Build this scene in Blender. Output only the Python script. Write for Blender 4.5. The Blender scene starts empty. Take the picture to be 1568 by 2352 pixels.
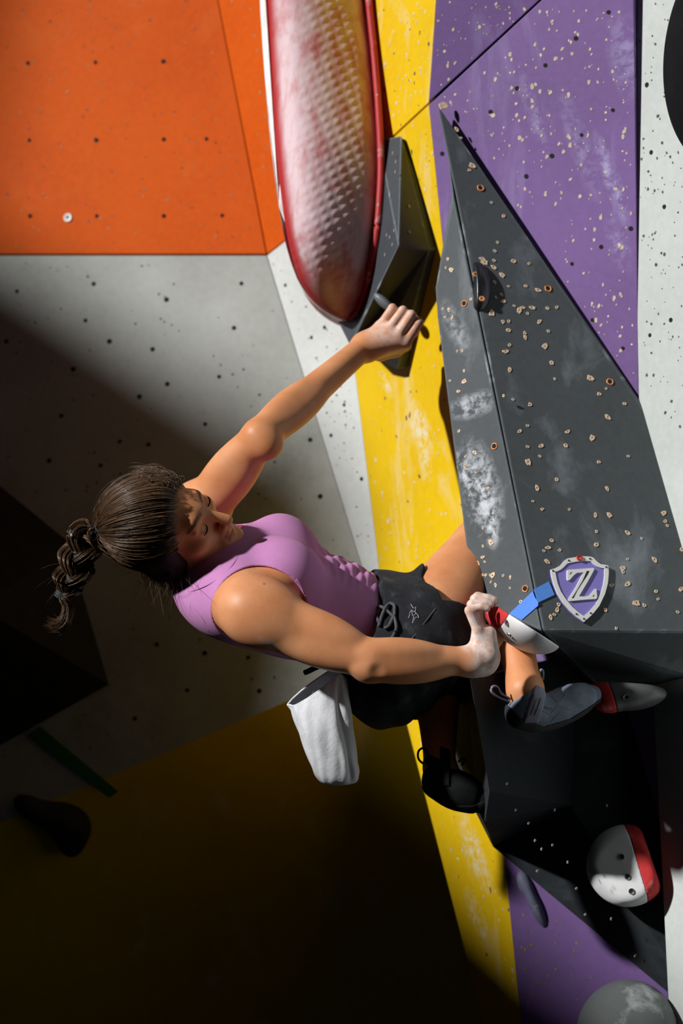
import bpy, bmesh, math, random
import numpy as np
from mathutils import Vector, Matrix
from mathutils.bvhtree import BVHTree

random.seed(7); rng = np.random.default_rng(7)
scene = bpy.context.scene
COL = scene.collection
F = 5000.0          # focal length in pixels of the 1568x2352 frame
ZC = 2.8            # camera height above the mats

# ------------------------------------------------------------------ camera, light, exposure
cam_d = bpy.data.cameras.new('camera'); cam = bpy.data.objects.new('camera', cam_d); COL.objects.link(cam)
cam_d.sensor_fit = 'VERTICAL'; cam_d.sensor_height = 36.0; cam_d.lens = 36.0 * F / 2352.0
cam.location = (0, 0, ZC); cam.rotation_euler = (math.pi / 2, 0, 0)
cam_d.dof.use_dof = True; cam_d.dof.focus_distance = 4.5; cam_d.dof.aperture_fstop = 2.4
cam_d.clip_end = 100
scene.camera = cam

LDIR = np.array([-0.76, -0.42, 0.50]); LDIR /= np.linalg.norm(LDIR)     # towards the sun
sun_d = bpy.data.lights.new('sun', 'SUN'); sun = bpy.data.objects.new('sun', sun_d); COL.objects.link(sun)
sun_d.energy = 4.6; sun_d.angle = math.radians(2.0); sun_d.color = (1.0, 0.98, 0.95)
sun.location = tuple(LDIR * 20)
sun.rotation_euler = Vector(LDIR).to_track_quat('Z', 'Y').to_euler()
world = bpy.data.worlds.new('world'); scene.world = world; world.use_nodes = True
bg = world.node_tree.nodes['Background']; bg.inputs[0].default_value = (0.80, 0.90, 1.0, 1); bg.inputs[1].default_value = 0.012
vs = scene.view_settings
vs.view_transform = 'Standard'; vs.look = 'None'; vs.gamma = 1.0; vs.use_curve_mapping = False; vs.exposure = 0.0

# ------------------------------------------------------------------ helpers
def P(x, y, Y):
    return np.array([(x - 784.0) / F * Y, Y, ZC - (y - 1176.0) / F * Y])
def nrm(v):
    v = np.asarray(v, float); return v / np.linalg.norm(v)
def px(n, Y=4.55):
    return n / F * Y

class Plane:
    def __init__(s, a, b, c):
        s.o = np.asarray(a, float); s.n = nrm(np.cross(np.asarray(b) - s.o, np.asarray(c) - s.o))
        if np.dot(s.n, s.o - np.array([0, 0, ZC])) > 0: s.n = -s.n      # faces the camera side
    def at(s, x, y, off=0.0):
        d = np.array([(x - 784.0) / F, 1.0, -(y - 1176.0) / F]); o = np.array([0, 0, ZC])
        t = np.dot(s.o - o, s.n) / np.dot(d, s.n)
        return o + d * t + s.n * off

def tag(o, label=None, cat=None, group=None, kind=None):
    if label: o['label'] = label
    if cat: o['category'] = cat
    if group: o['group'] = group
    if kind: o['kind'] = kind
    return o
def parent(o, p):
    o.parent = p
    o.matrix_parent_inverse = p.matrix_world.inverted() if p is not None else Matrix()
    return o
def link(name, me, mat=None, par=None):
    o = bpy.data.objects.new(name, me); COL.objects.link(o)
    if mat is not None and len(me.materials) == 0: me.materials.append(mat)
    if par is not None: parent(o, par)
    return o
def mesh_np(name, V, Fc, smooth=True):
    me = bpy.data.meshes.new(name)
    me.from_pydata([tuple(map(float, v)) for v in V], [], [tuple(map(int, f)) for f in Fc])
    me.validate(); me.update()
    if smooth:
        me.polygons.foreach_set('use_smooth', [True] * len(me.polygons))
    return me
def quads_mesh(name, V, Q, smooth=True):
    V = np.asarray(V, np.float32); Q = np.asarray(Q, np.int32)
    me = bpy.data.meshes.new(name)
    me.vertices.add(len(V)); me.vertices.foreach_set('co', V.ravel())
    n = Q.shape[1]
    me.loops.add(Q.size); me.loops.foreach_set('vertex_index', Q.ravel())
    me.polygons.add(len(Q)); me.polygons.foreach_set('loop_start', np.arange(0, Q.size, n, dtype=np.int32))
    me.update(calc_edges=True); me.validate()
    if smooth: me.polygons.foreach_set('use_smooth', np.ones(len(me.polygons), bool))
    return me
def add_color(me, name, arr):
    a = me.color_attributes.new(name, 'FLOAT_COLOR', 'POINT')
    arr = np.asarray(arr, np.float32)
    if arr.ndim == 1: arr = np.stack([arr, arr, arr], 1)
    if arr.shape[1] == 3: arr = np.concatenate([arr, np.ones((len(arr), 1), np.float32)], 1)
    a.data.foreach_set('color', arr.ravel())
def bevel_bm(bm, w, seg=2):
    bmesh.ops.bevel(bm, geom=bm.edges[:] + bm.verts[:], offset=w, segments=seg, affect='EDGES', profile=0.6)
def bm_obj(name, bm, mat, par=None, smooth=False):
    bmesh.ops.recalc_face_normals(bm, faces=bm.faces[:])
    me = bpy.data.meshes.new(name); bm.to_mesh(me); bm.free()
    if smooth: me.polygons.foreach_set('use_smooth', [True] * len(me.polygons))
    return link(name, me, mat, par)
def poly_solid(name, verts, faces, mat, par=None, bev=0.004, seg=2, worn=None):
    bm = bmesh.new(); vv = [bm.verts.new(tuple(v)) for v in verts]
    for f in faces: bm.faces.new([vv[i] for i in f])
    bmesh.ops.recalc_face_normals(bm, faces=bm.faces[:])
    if bev:
        r = bmesh.ops.bevel(bm, geom=bm.edges[:] + bm.verts[:], offset=bev, segments=seg, affect='EDGES', profile=0.6)
        if worn is not None:
            for f in r['faces']: f.material_index = 1
    o = bm_obj(name, bm, mat, par)
    if worn is not None: o.data.materials.append(worn)
    return o
def slab(name, pts, n, th, mat, par=None, bev=0.0):
    """polygon pts (front) extruded by th against normal n"""
    n = np.asarray(n); k = len(pts)
    V = [np.asarray(p) for p in pts] + [np.asarray(p) - n * th for p in pts]
    Fc = [list(range(k)), list(range(2 * k - 1, k - 1, -1))] + [[i, (i + 1) % k, k + (i + 1) % k, k + i] for i in range(k)]
    return poly_solid(name, V, Fc, mat, par, bev, 2)
def tube_mesh(name, pts, rad, sides=8, closed=False):
    pts = np.asarray(pts, float); n = len(pts); rad = np.broadcast_to(np.asarray(rad, float), (n,))
    V = []; up = np.array([0.13, 0.31, 0.94])
    for i in range(n):
        if closed: t = pts[(i + 1) % n] - pts[i - 1]
        else: t = pts[min(i + 1, n - 1)] - pts[max(i - 1, 0)]
        t = nrm(t); a = nrm(np.cross(t, up)) if abs(np.dot(t, up)) < 0.97 else nrm(np.cross(t, [1, 0, 0]))
        b = np.cross(t, a)
        for k in range(sides):
            an = 2 * math.pi * k / sides; V.append(pts[i] + rad[i] * (math.cos(an) * a + math.sin(an) * b))
    Fc = []
    for i in range(n if closed else n - 1):
        j = (i + 1) % n
        for k in range(sides):
            Fc.append([i * sides + k, i * sides + (k + 1) % sides, j * sides + (k + 1) % sides, j * sides + k])
    if not closed:
        Fc.append(list(range(sides - 1, -1, -1))); Fc.append([(n - 1) * sides + k for k in range(sides)])
    return mesh_np(name, V, Fc)
def spline(pts, n):
    """Catmull-Rom through pts, n samples"""
    p = np.asarray(pts, float); p = np.vstack([2 * p[0] - p[1], p, 2 * p[-1] - p[-2]])
    out = []; m = len(p) - 3
    for s in np.linspace(0, m - 1e-6, n):
        i = int(s); t = s - i; a, b, c, d = p[i:i + 4]
        out.append(0.5 * ((2 * b) + (c - a) * t + (2 * a - 5 * b + 4 * c - d) * t * t + (3 * b - a - 3 * c + d) * t ** 3))
    return np.array(out)
def frame_on(p, n, up=(0, 0, 1)):
    n = nrm(n); u = nrm(np.cross(up, n)); w = np.cross(n, u)
    m = Matrix(((u[0], w[0], n[0], p[0]), (u[1], w[1], n[1], p[1]), (u[2], w[2], n[2], p[2]), (0, 0, 0, 1)))
    return m
def place(name, me, M, par=None):
    o = bpy.data.objects.new(name, me); COL.objects.link(o)
    o.matrix_world = M
    if par is not None:
        o.parent = par; o.matrix_parent_inverse = Matrix()
    return o

# ------------------------------------------------------------------ materials
def new_mat(name):
    m = bpy.data.materials.new(name); m.use_nodes = True
    nt = m.node_tree; b = nt.nodes['Principled BSDF']
    return m, nt, b
def rgba(c): return (c[0], c[1], c[2], 1.0)
def srgb(r, g, b):
    f = lambda v: (v / 255 / 12.92) if v / 255 <= 0.04045 else ((v / 255 + 0.055) / 1.055) ** 2.4
    return (f(r), f(g), f(b))
def N(nt, t, **kw):
    n = nt.nodes.new(t)
    for k, v in kw.items():
        if k.startswith('i_'):
            n.inputs[k[2:].replace('_', ' ')].default_value = v
        else: setattr(n, k, v)
    return n
def noise(nt, scale, detail=4, rough=0.55, vec=None, stretch=None, dist=0.0):
    tc = N(nt, 'ShaderNodeTexCoord')
    src = tc.outputs['Object']
    if stretch is not None:
        mp = N(nt, 'ShaderNodeMapping'); mp.inputs['Scale'].default_value = stretch[0]
        if len(stretch) > 1: mp.inputs['Rotation'].default_value = stretch[1]
        nt.links.new(src, mp.inputs[0]); src = mp.outputs[0]
    n = N(nt, 'ShaderNodeTexNoise'); n.inputs['Scale'].default_value = scale; n.inputs['Detail'].default_value = detail
    n.inputs['Roughness'].default_value = rough; n.inputs['Distortion'].default_value = dist
    nt.links.new(src, n.inputs['Vector']); return n.outputs['Fac']
def ramp(nt, fac, stops):
    r = N(nt, 'ShaderNodeValToRGB'); e = r.color_ramp.elements
    while len(e) < len(stops): e.new(0.5)
    for el, (p, c) in zip(e, stops):
        el.position = p; el.color = rgba(c) if not isinstance(c, (int, float)) else (c, c, c, 1)
    nt.links.new(fac, r.inputs[0]); return r.outputs[0]
def mix(nt, fac, a, b):
    m = N(nt, 'ShaderNodeMix', data_type='RGBA')
    for sock, v in ((m.inputs[0], fac), (m.inputs[6], a), (m.inputs[7], b)):
        if isinstance(v, (int, float)): sock.default_value = v
        elif isinstance(v, tuple): sock.default_value = rgba(v)
        else: nt.links.new(v, sock)
    return m.outputs[2]
def bump(nt, b, h, strength=0.3, dist=0.002):
    bp = N(nt, 'ShaderNodeBump'); bp.inputs['Strength'].default_value = strength; bp.inputs['Distance'].default_value = dist
    nt.links.new(h, bp.inputs['Height']); nt.links.new(bp.outputs[0], b.inputs['Normal'])
def simple(name, c, rough=0.6, var=0.12, scale=30, bmp=0.15, spec=0.4, metal=0.0, bscale=None):
    m, nt, b = new_mat(name)
    f = noise(nt, scale)
    lo = tuple(x * (1 - var) for x in c); hi = tuple(min(1, x * (1 + var)) for x in c)
    nt.links.new(ramp(nt, f, [(0.3, lo), (0.7, hi)]), b.inputs['Base Color'])
    b.inputs['Roughness'].default_value = rough; b.inputs['Specular IOR Level'].default_value = spec; b.inputs['Metallic'].default_value = metal
    if bmp: bump(nt, b, noise(nt, bscale or scale * 12, 3), bmp, 0.001)
    return m
def wall_mat(name, c, chalk=(0.8, 0.8, 0.82), amt=0.5, stretch=((1, 1, 1),), dirt=(0.2, 0.2, 0.2), damt=0.3, fleck=None, rough=0.62, spec=0.3, patch=6.0, spots=()):
    """painted plywood: base colour, grime patches, chalk smears, sanded grain"""
    m, nt, b = new_mat(name)
    base = mix(nt, ramp(nt, noise(nt, 2.2, 5), [(0.35, 0.0), (0.7, damt)]), c, dirt)
    fine = noise(nt, 60, 4)
    base = mix(nt, ramp(nt, fine, [(0.3, 0.0), (0.75, 0.16)]), base, tuple(min(1, x * 1.5 + 0.02) for x in c))
    ck = ramp(nt, noise(nt, patch, 8, 0.62, stretch=stretch, dist=0.4), [(0.56, 0.0), (0.74, amt)])
    base = mix(nt, ck, base, chalk)
    for c, u, v, am in spots:                              # chalk smears with a place of their own
        tc = N(nt, 'ShaderNodeTexCoord'); sub = N(nt, 'ShaderNodeVectorMath', operation='SUBTRACT'); nt.links.new(tc.outputs['Object'], sub.inputs[0]); sub.inputs[1].default_value = tuple(c)
        cmb = N(nt, 'ShaderNodeCombineXYZ')
        for k, w in enumerate((u, v)):
            w = np.asarray(w); dt = N(nt, 'ShaderNodeVectorMath', operation='DOT_PRODUCT'); nt.links.new(sub.outputs[0], dt.inputs[0]); dt.inputs[1].default_value = tuple(w / np.dot(w, w)); nt.links.new(dt.outputs['Value'], cmb.inputs[k])
        ln = N(nt, 'ShaderNodeVectorMath', operation='LENGTH'); nt.links.new(cmb.outputs[0], ln.inputs[0])
        fall = ramp(nt, ln.outputs['Value'], [(0.25, am), (1.0, 0.0)]); nz = ramp(nt, noise(nt, 45, 8, .68, dist=.3), [(0.42, 0.0), (0.60, 1.0)])
        ml = N(nt, 'ShaderNodeMath', operation='MULTIPLY'); nt.links.new(fall, ml.inputs[0]); nt.links.new(nz, ml.inputs[1])
        base = mix(nt, ml.outputs[0], base, chalk)
    if fleck is not None:
        tc = N(nt, 'ShaderNodeTexCoord'); v = N(nt, 'ShaderNodeTexVoronoi'); v.inputs['Scale'].default_value = 34
        nt.links.new(tc.outputs['Object'], v.inputs['Vector'])
        base = mix(nt, ramp(nt, v.outputs['Distance'], [(0.10, 0.75), (0.16, 0.0)]), base, fleck)
    nt.links.new(base, b.inputs['Base Color'])
    b.inputs['Roughness'].default_value = rough; b.inputs['Specular IOR Level'].default_value = spec
    bump(nt, b, noise(nt, 350, 4), 0.25, 0.0015)
    return m
M = {}
M['orange'] = wall_mat('orange_paint', srgb(206, 86, 0), chalk=srgb(210, 112, 48), amt=0.35, dirt=srgb(176, 62, 0), damt=0.5, patch=5, spec=.12)
M['grey'] = wall_mat('grey_paint', (0.42, 0.45, 0.43), chalk=(0.6, 0.63, 0.62), amt=0.5, dirt=(0.22, 0.23, 0.21), damt=0.75, patch=3)  # mottled grime, plus a base darkened to stand in for weaker light
M['pale'] = wall_mat('pale_grey_paint', (0.66, 0.69, 0.68), chalk=(0.8, 0.83, 0.83), amt=0.5, dirt=(0.42, 0.44, 0.43), damt=0.6, patch=3)  # same wall paint, lightened in colour for the more sunlit strip
M['yellow'] = wall_mat('yellow_paint', srgb(226, 186, 0), chalk=(0.72, 0.70, 0.5), amt=0.5, stretch=((1, 1, .35), (0, .35, 0)), dirt=srgb(190, 148, 0), damt=0.5, patch=9)
M['purple'] = wall_mat('purple_paint', (.205, .115, .33), chalk=srgb(168, 160, 205), amt=0.6, stretch=((1, 1, .16), (0, -.3, 0)), dirt=(.12, .07, .19), damt=0.6, patch=9)
M['white'] = wall_mat('white_paint', (0.50, 0.535, 0.52), chalk=(0.64, 0.66, 0.65), amt=0.5, dirt=(0.34, 0.36, 0.35), damt=0.4, patch=4)
M['black'] = wall_mat('black_grip_paint', (0.085, 0.098, 0.108), chalk=(0.42, 0.47, 0.54), amt=0.42, stretch=((1, 1, .55), (0, .3, 0)), dirt=(0.055, 0.064, 0.068), damt=0.6, rough=0.7, spec=0.22, patch=5)
M['gem'] = wall_mat('dark_grip_paint', (0.055, 0.065, 0.078), chalk=(0.30, 0.34, 0.38), amt=0.35, stretch=((1, 1, .3),), dirt=(0.03, 0.035, 0.04), damt=0.5, rough=0.55, spec=0.3, patch=7)
M['worn'] = wall_mat('scuffed_edge', (0.12, 0.14, 0.155), chalk=(0.55, 0.6, 0.66), amt=0.7, dirt=(0.07, 0.08, 0.09), damt=0.7, rough=0.7, spec=0.22, patch=14)
M['hole'] = simple('dark_hole', (0.012, 0.011, 0.01), 0.9, 0.2, 50, 0)
M['wood'] = simple('raw_wood_chip', srgb(220, 192, 164), 0.8, 0.3, 200, 0.2)
M['wood2'] = simple('orange_wood_plug', srgb(226, 150, 92), 0.7, 0.25, 200, 0.2)
M['chip_dim'] = simple('worn_chip', srgb(150, 122, 88), .85, .4, 90, 0)
M['chip'] = simple('chipped_paint', srgb(205, 192, 170), 0.85, 0.3, 90, 0)
M['speck'] = simple('dark_speck', (0.10, 0.09, 0.075), 0.9, 0.5, 90, 0)
M['steel'] = simple('screw_steel', (0.55, 0.55, 0.56), 0.3, 0.1, 60, 0, metal=1.0)
M['floor'] = simple('mat_vinyl', (0.05, 0.05, 0.055), 0.6, 0.2, 5, 0.2)
M['plaster'] = simple('plaster', (0.10, 0.10, 0.105), 0.9, 0.1, 3, 0.1)
M['groove'] = simple('groove_dark', (0.012, 0.01, 0.014), 0.9, 0.2, 30, 0)

# ------------------------------------------------------------------ walls
V0 = P(895, 1511, 5.40)
CR_T = P(984, 240, 5.0); CR_B = P(1200, 2390, 5.0)               # yellow | purple crease
PL_Y = Plane(CR_T, CR_B, V0)
def onY(x, y): return PL_Y.at(x, y)
A_C = P(612, 585, 5.62)
PL_A = Plane(V0, A_C, P(0, 1890, 5.58))
PL_B = Plane(V0, A_C, onY(783, 585))
PL_C = Plane(V0, P(0, 1890, 5.58), P(500, 2400, 6.0))
PL_P = Plane(CR_T, CR_B, P(1460, 900, 4.86))
PL_W = Plane(P(1452, 0, 4.87), P(1466, 900, 4.85), P(1700, 400, 4.62))
# upper panels above the diagonal seam lean over a little more
PL_YU = Plane(onY(884, 331), onY(986, 236), P(1003, 0, 4.96))
PL_PU = Plane(PL_P.at(986, 236), PL_P.at(1246, -6), P(1003, 0, 4.955))

def spot(plane, x, y, ux, uy, ru, rv, am):
    c = plane.at(x, y); u = plane.at(x + ux, y + uy) - c; v = np.cross(plane.n, u); return (c, nrm(u) * ru, nrm(v) * rv, am)
M['yellow_c'] = wall_mat('yellow_paint_smeared', srgb(226, 186, 0), chalk=(0.74, 0.74, 0.62), amt=0.4, stretch=((1, 1, .35), (0, .35, 0)), dirt=srgb(190, 148, 0), damt=0.5, patch=9,
    spots=[spot(PL_Y, 965, 985, .4, 1, .09, .05, .8), spot(PL_Y, 885, 880, .5, 1, .05, .02, .7), spot(PL_Y, 975, 1060, .3, 1, .06, .03, .6), spot(PL_Y, 1090, 1960, .4, 1, .12, .05, .6), spot(PL_Y, 1100, 2120, .4, 1, .10, .04, .5), spot(PL_Y, 975, 1370, .4, 1, .06, .06, .5)])
M['purple_c'] = wall_mat('purple_paint_smeared', (.205, .115, .33), chalk=srgb(176, 170, 212), amt=0.5, stretch=((1, 1, .16), (0, -.3, 0)), dirt=(.12, .07, .19), damt=0.6, patch=9,
    spots=[spot(PL_P, 1405, 415, .34, 1, .13, .022, .9), spot(PL_P, 1225, 260, .3, 1, .12, .02, .5), spot(PL_P, 1440, 130, .2, 1, .12, .05, .5), spot(PL_P, 1330, 330, .35, 1, .16, .03, .4), spot(PL_P, 1420, 560, .3, 1, .08, .03, .5)])
def pl(plane, pts): return [plane.at(x, y) for x, y in pts]
def wall(name, plane, pts, mat, th=0.05):
    o = slab(name, pl(plane, pts), plane.n, th, mat, None, 0.0015); tag(o, kind='structure'); return o
w_or = wall('wall_back_upper', PL_A, [(-1500, -700), (366, -700), (611, 583), (-1500, 583)], M['orange'])
w_ob = wall('wall_corner_upper', PL_B, [(366, -700), (600, -700), (783, 470), (660, 547), (613, 583)], M['orange'])
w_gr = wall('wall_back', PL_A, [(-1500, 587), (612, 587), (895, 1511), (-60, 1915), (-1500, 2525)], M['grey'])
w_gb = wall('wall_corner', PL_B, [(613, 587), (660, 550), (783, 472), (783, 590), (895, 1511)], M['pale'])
w_ye = wall('wall_center', PL_Y, [(772, 497), (884, 334), (984, 241), (1240, 2790), (1222, 2790), (895, 1511)], M['yellow_c'])
w_yu = wall('wall_center_upper', PL_YU, [(772, 432), (884, 328), (984, 235), (1045, -640), (560, -640)], M['yellow'])
w_yc = wall('wall_below', PL_C, [(895, 1511), (1300, 1340), (1700, 2790), (-1500, 2900), (-1500, 2525)], M['yellow'])
w_pu = wall('wall_front', PL_P, [(985, 241), (1248, -4), (1452, -190), (1466, 900), (1535, 2310), (1570, 3000), (1240, 2790)], M['purple_c'])
w_pt = wall('wall_front_upper', PL_PU, [(984, 234), (1003, 0), (1046, -640), (1452, -640), (1452, -196), (1242, -4)], M['purple'])
w_wh = wall('wall_right', PL_W, [(1440, -640), (2500, -640), (2700, 3000), (1570, 3000), (1535, 2310), (1466, 900)], M['white'])
# dark backing that shows in the open panel seam
sb = slab('seam_backing', [PL_Y.at(870, 345, -.012), PL_Y.at(985, 239, -.012), PL_P.at(1300, -52, -.012), PL_P.at(1290, -66, -.012), PL_P.at(978, 228, -.012), PL_Y.at(862, 336, -.012)], nrm(PL_P.n + PL_Y.n), .01, M['groove'], w_pu)
sb.name = 'seam'
floor_o = slab('floor', [np.array(p) for p in ((-8, -4, 0), (4, -4, 0), (4, 9, 0), (-8, 9, 0))], np.array([0, 0, 1.0]), .3, M['floor']); tag(floor_o, kind='structure')

# unseen wall added to block the sun; its stepped openings shape the lit area
def sun_block_wall():
    XW = -8.0
    def tw(p): q = p + LDIR * (XW - p[0]) / LDIR[0]; return q[1], q[2]
    z_hi = float(np.mean([tw(PL_A.at(x, y))[1] for x, y in ((150, 600), (300, 740), (520, 900), (650, 1050))]))   # lower edge set so its shadow crosses the back wall
    z_lo = tw(P(740, 1850, 4.56))[1]; y_mid = tw(PL_B.at(835, 1150))[0]; y_far = tw(PL_A.at(-10, 100))[0]
    print('WINDOW', z_hi, z_lo, y_mid, y_far)
    yb = [-12, -3.0, y_mid, y_far, 12]; zb = [0, z_lo, z_hi, 12.5, 15.0]; bm = bmesh.new()
    for i in range(4):
        for j in range(4):
            if (i == 1 and j in (1, 2)) or (i == 2 and j == 2): continue
            q = [bm.verts.new((x, y, z)) for x in (XW, XW - .02) for y, z in ((yb[i], zb[j]), (yb[i + 1], zb[j]), (yb[i + 1], zb[j + 1]), (yb[i], zb[j + 1]))]
            for f in ((3, 2, 1, 0), (4, 5, 6, 7), (0, 1, 5, 4), (1, 2, 6, 5), (2, 3, 7, 6), (3, 0, 4, 7)): bm.faces.new([q[k] for k in f])
    o = bm_obj('wall_left', bm, M['plaster']); tag(o, kind='structure')
sun_block_wall()

# ------------------------------------------------------------------ surface pieces
def disc_me(name, r, mat, seg=12, rough=0.0, h=0.0012, seed=0):
    rr = random.Random(seed); bm = bmesh.new(); top = []; bot = []
    for i in range(seg):
        a = 2 * math.pi * i / seg; q = r * (1 + rough * (rr.random() - .5) * 2)
        top.append(bm.verts.new((q * math.cos(a), q * math.sin(a), h))); bot.append(bm.verts.new((q * 1.05 * math.cos(a), q * 1.05 * math.sin(a), -h)))
    bm.faces.new(top)
    for i in range(seg): bm.faces.new([top[i - 1], bot[i - 1], bot[i], top[i]])
    bmesh.ops.recalc_face_normals(bm, faces=bm.faces[:])
    me = bpy.data.meshes.new(name); bm.to_mesh(me); bm.free(); me.materials.append(mat); return me
def ring_hole_me(name, ro, ri, mat, hole, seg=12, rough=0.25, seed=0, h=0.0016, el=1.0):
    """splintered ring round a sunken dark bore"""
    rr = random.Random(seed); bm = bmesh.new(); a0, a1, a2, a3 = [], [], [], []
    for i in range(seg):
        a = 2 * math.pi * i / seg; q = ro * (1 + rough * (rr.random() - .5) * 2); c, s = math.cos(a), math.sin(a) * el
        a0.append(bm.verts.new((q * c, q * s, -0.0006))); a1.append(bm.verts.new((q * .9 * c, q * .9 * s, h)))
        a2.append(bm.verts.new((ri * c, ri * math.sin(a), h * .7))); a3.append(bm.verts.new((ri * .9 * c, ri * .9 * math.sin(a), h * .4)))
    for x, y in ((a0, a1), (a1, a2), (a2, a3)):
        for i in range(seg): bm.faces.new([x[i - 1], x[i], y[i], y[i - 1]])
    f = bm.faces.new(a3); f.material_index = 1
    bm.normal_update()
    me = bpy.data.meshes.new(name); bm.to_mesh(me); bm.free(); me.materials.append(mat); me.materials.append(hole); return me
tn = ring_hole_me('bolt_hole', .0062, .0052, M['hole'], M['hole'], 14, 0.05, h=.0008)
def holes(wallo, plane, pts, me=tn, name='bolt_hole', s=1.0):
    for x, y in pts:
        o = place(name, me, frame_on(plane.at(x, y, .0004), plane.n) @ Matrix.Scale(s * (0.85 + .3 * random.random()), 4), wallo)
def stuff(name, wallo, plane, pts, mat, rmin, rmax, elong=1.0, ang=0.0, off=.0006):
    V = []; Fc = []; n = plane.n; u = nrm(np.cross((0, 0, 1), n)); w = np.cross(n, u)
    for x, y in pts:
        c = plane.at(x, y, off); r = rmin + (rmax - rmin) * random.random() ** 2; k = 7; b = len(V)
        a0 = ang + random.gauss(0, .25); ca, sa = math.cos(a0), math.sin(a0); e = 1 + (elong - 1) * random.random()
        for i in range(k):
            t = 2 * math.pi * i / k; q = r * (0.65 + .6 * random.random()); lx, ly = q * math.cos(t), q * e * math.sin(t)
            V.append(c + u * (lx * ca - ly * sa) + w * (lx * sa + ly * ca))
        for i in range(k): V.append(V[b + i] - n * .0012)
        Fc.append([b + i for i in range(k)])
        for i in range(k): Fc.append([b + i, b + (i + 1) % k, b + k + (i + 1) % k, b + k + i])
    o = link(name, mesh_np(name, V, Fc, False), mat, wallo); o['kind'] = 'stuff'; return o
def rnd_in(poly, n):
    xs = [p[0] for p in poly]; ys = [p[1] for p in poly]; out = []
    while len(out) < n:
        x = random.uniform(min(xs), max(xs)); y = random.uniform(min(ys), max(ys)); ins = False; j = len(poly) - 1
        for i in range(len(poly)):
            (x1, y1), (x2, y2) = poly[i], poly[j]
            if (y1 > y) != (y2 > y) and x < (x2 - x1) * (y - y1) / (y2 - y1) + x1: ins = not ins
            j = i
        if ins: out.append((x, y))
    return out
holes(w_or, PL_A, [(64, 145), (219, 143), (375, 141), (67, 322), (221, 322), (376, 320), (474, 319), (69, 496), (222, 496), (376, 496), (510, 495)])
wm = ring_hole_me('washer', .0125, .0042, simple('washer_white', (.75, .77, .74), .5), M['hole'], 20, 0.0, h=.003)
place('washer', wm, frame_on(PL_A.at(156, 500, .0006), PL_A.n), w_or)
holes(w_gr, PL_A, [(39, 669), (215, 652), (382, 688), (554, 651), (196, 736), (15, 784), (251, 784), (350, 802), (537, 753), (168, 848), (503, 865), (320, 911), (141, 955), (471, 974), (275, 1014), (341, 1021), (113, 1058), (231, 1069), (384, 882), (735, 1140), (712, 1010), (595, 1587), (570, 1510), (430, 1585), (360, 1480), (470, 1500), (310, 1650)])
holes(w_gb, PL_B, [(655, 655), (745, 752), (715, 775), (790, 930), (830, 1100), (760, 1000)], s=.8)
stuff('paint_chip', w_or, PL_A, rnd_in([(0, 0), (480, 0), (590, 575), (0, 575)], 190), M['chip_dim'], .0010, .0036)
stuff('dark_speck', w_or, PL_A, rnd_in([(0, 0), (480, 0), (590, 575), (0, 575)], 110), M['speck'], .0012, .0032)
stuff('dark_speck', w_gr, PL_A, rnd_in([(0, 600), (600, 600), (860, 1450), (400, 1700), (0, 1800)], 260), M['speck'], .0010, .0038)
stuff('paint_chip', w_ob, PL_B, rnd_in([(510, 0), (600, 0), (640, 540), (615, 570)], 30), M['chip_dim'], .0012, .0034, 2.5)
stuff('dark_speck', w_gb, PL_B, rnd_in([(625, 600), (760, 600), (860, 1300), (840, 1300)], 70), M['speck'], .0012, .0035)
ypoly = [(884, 340), (984, 245), (1190, 2300), (1130, 2300), (895, 1500), (830, 900)]
stuff('paint_chip', w_ye, PL_Y, rnd_in(ypoly, 300), M['chip'], .0010, .0042, 2.4, .35)
stuff('dark_speck', w_ye, PL_Y, rnd_in(ypoly, 75), M['speck'], .0012, .0045, 2.4, .35)
stuff('paint_chip', w_yu, PL_YU, rnd_in([(860, 5), (1000, 5), (985, 225), (885, 325)], 80), M['chip'], .0011, .0038, 2.2, .1)
stuff('dark_speck', w_yu, PL_YU, rnd_in([(860, 5), (1000, 5), (985, 225), (885, 325)], 14), M['speck'], .0015, .004, 2.2, .1)
ppoly = [(990, 250), (1240, 20), (1445, 20), (1455, 880), (1290, 640), (1060, 260)]
stuff('paint_chip', w_pu, PL_P, rnd_in(ppoly, 260), M['chip'], .0013, .0044, 1.8, -.2)
stuff('paint_chip.001', w_pu, PL_P, rnd_in([(1180, 2010), (1500, 2330), (1210, 2340)], 60), M['chip_dim'], .0011, .0034, 1.8, -.2)
stuff('paint_chip', w_pt, PL_PU, rnd_in([(1005, 5), (1230, 5), (995, 220)], 50), M['chip'], .0012, .0040, 1.8, -.2)
holes(w_pu, PL_P, [(1322, 88), (1397, 28), (1252, 150), (1187, 203), (1407, 253), (1335, 310), (1267, 358), (1208, 405), (1126, 257), (1448, 525), (1380, 567), (1313, 606), (1360, 735), (1015, 353), (1430, 800)], s=.8)
stuff('dark_speck', w_wh, PL_W, rnd_in([(1462, 5), (1535, 5), (1568, 350), (1568, 1040), (1475, 880)], 110), M['speck'], .0012, .0038, 1.3)
holes(w_wh, PL_W, [(1485, 195), (1525, 475), (1495, 350), (1540, 735), (1492, 770)], s=.9)

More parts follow.
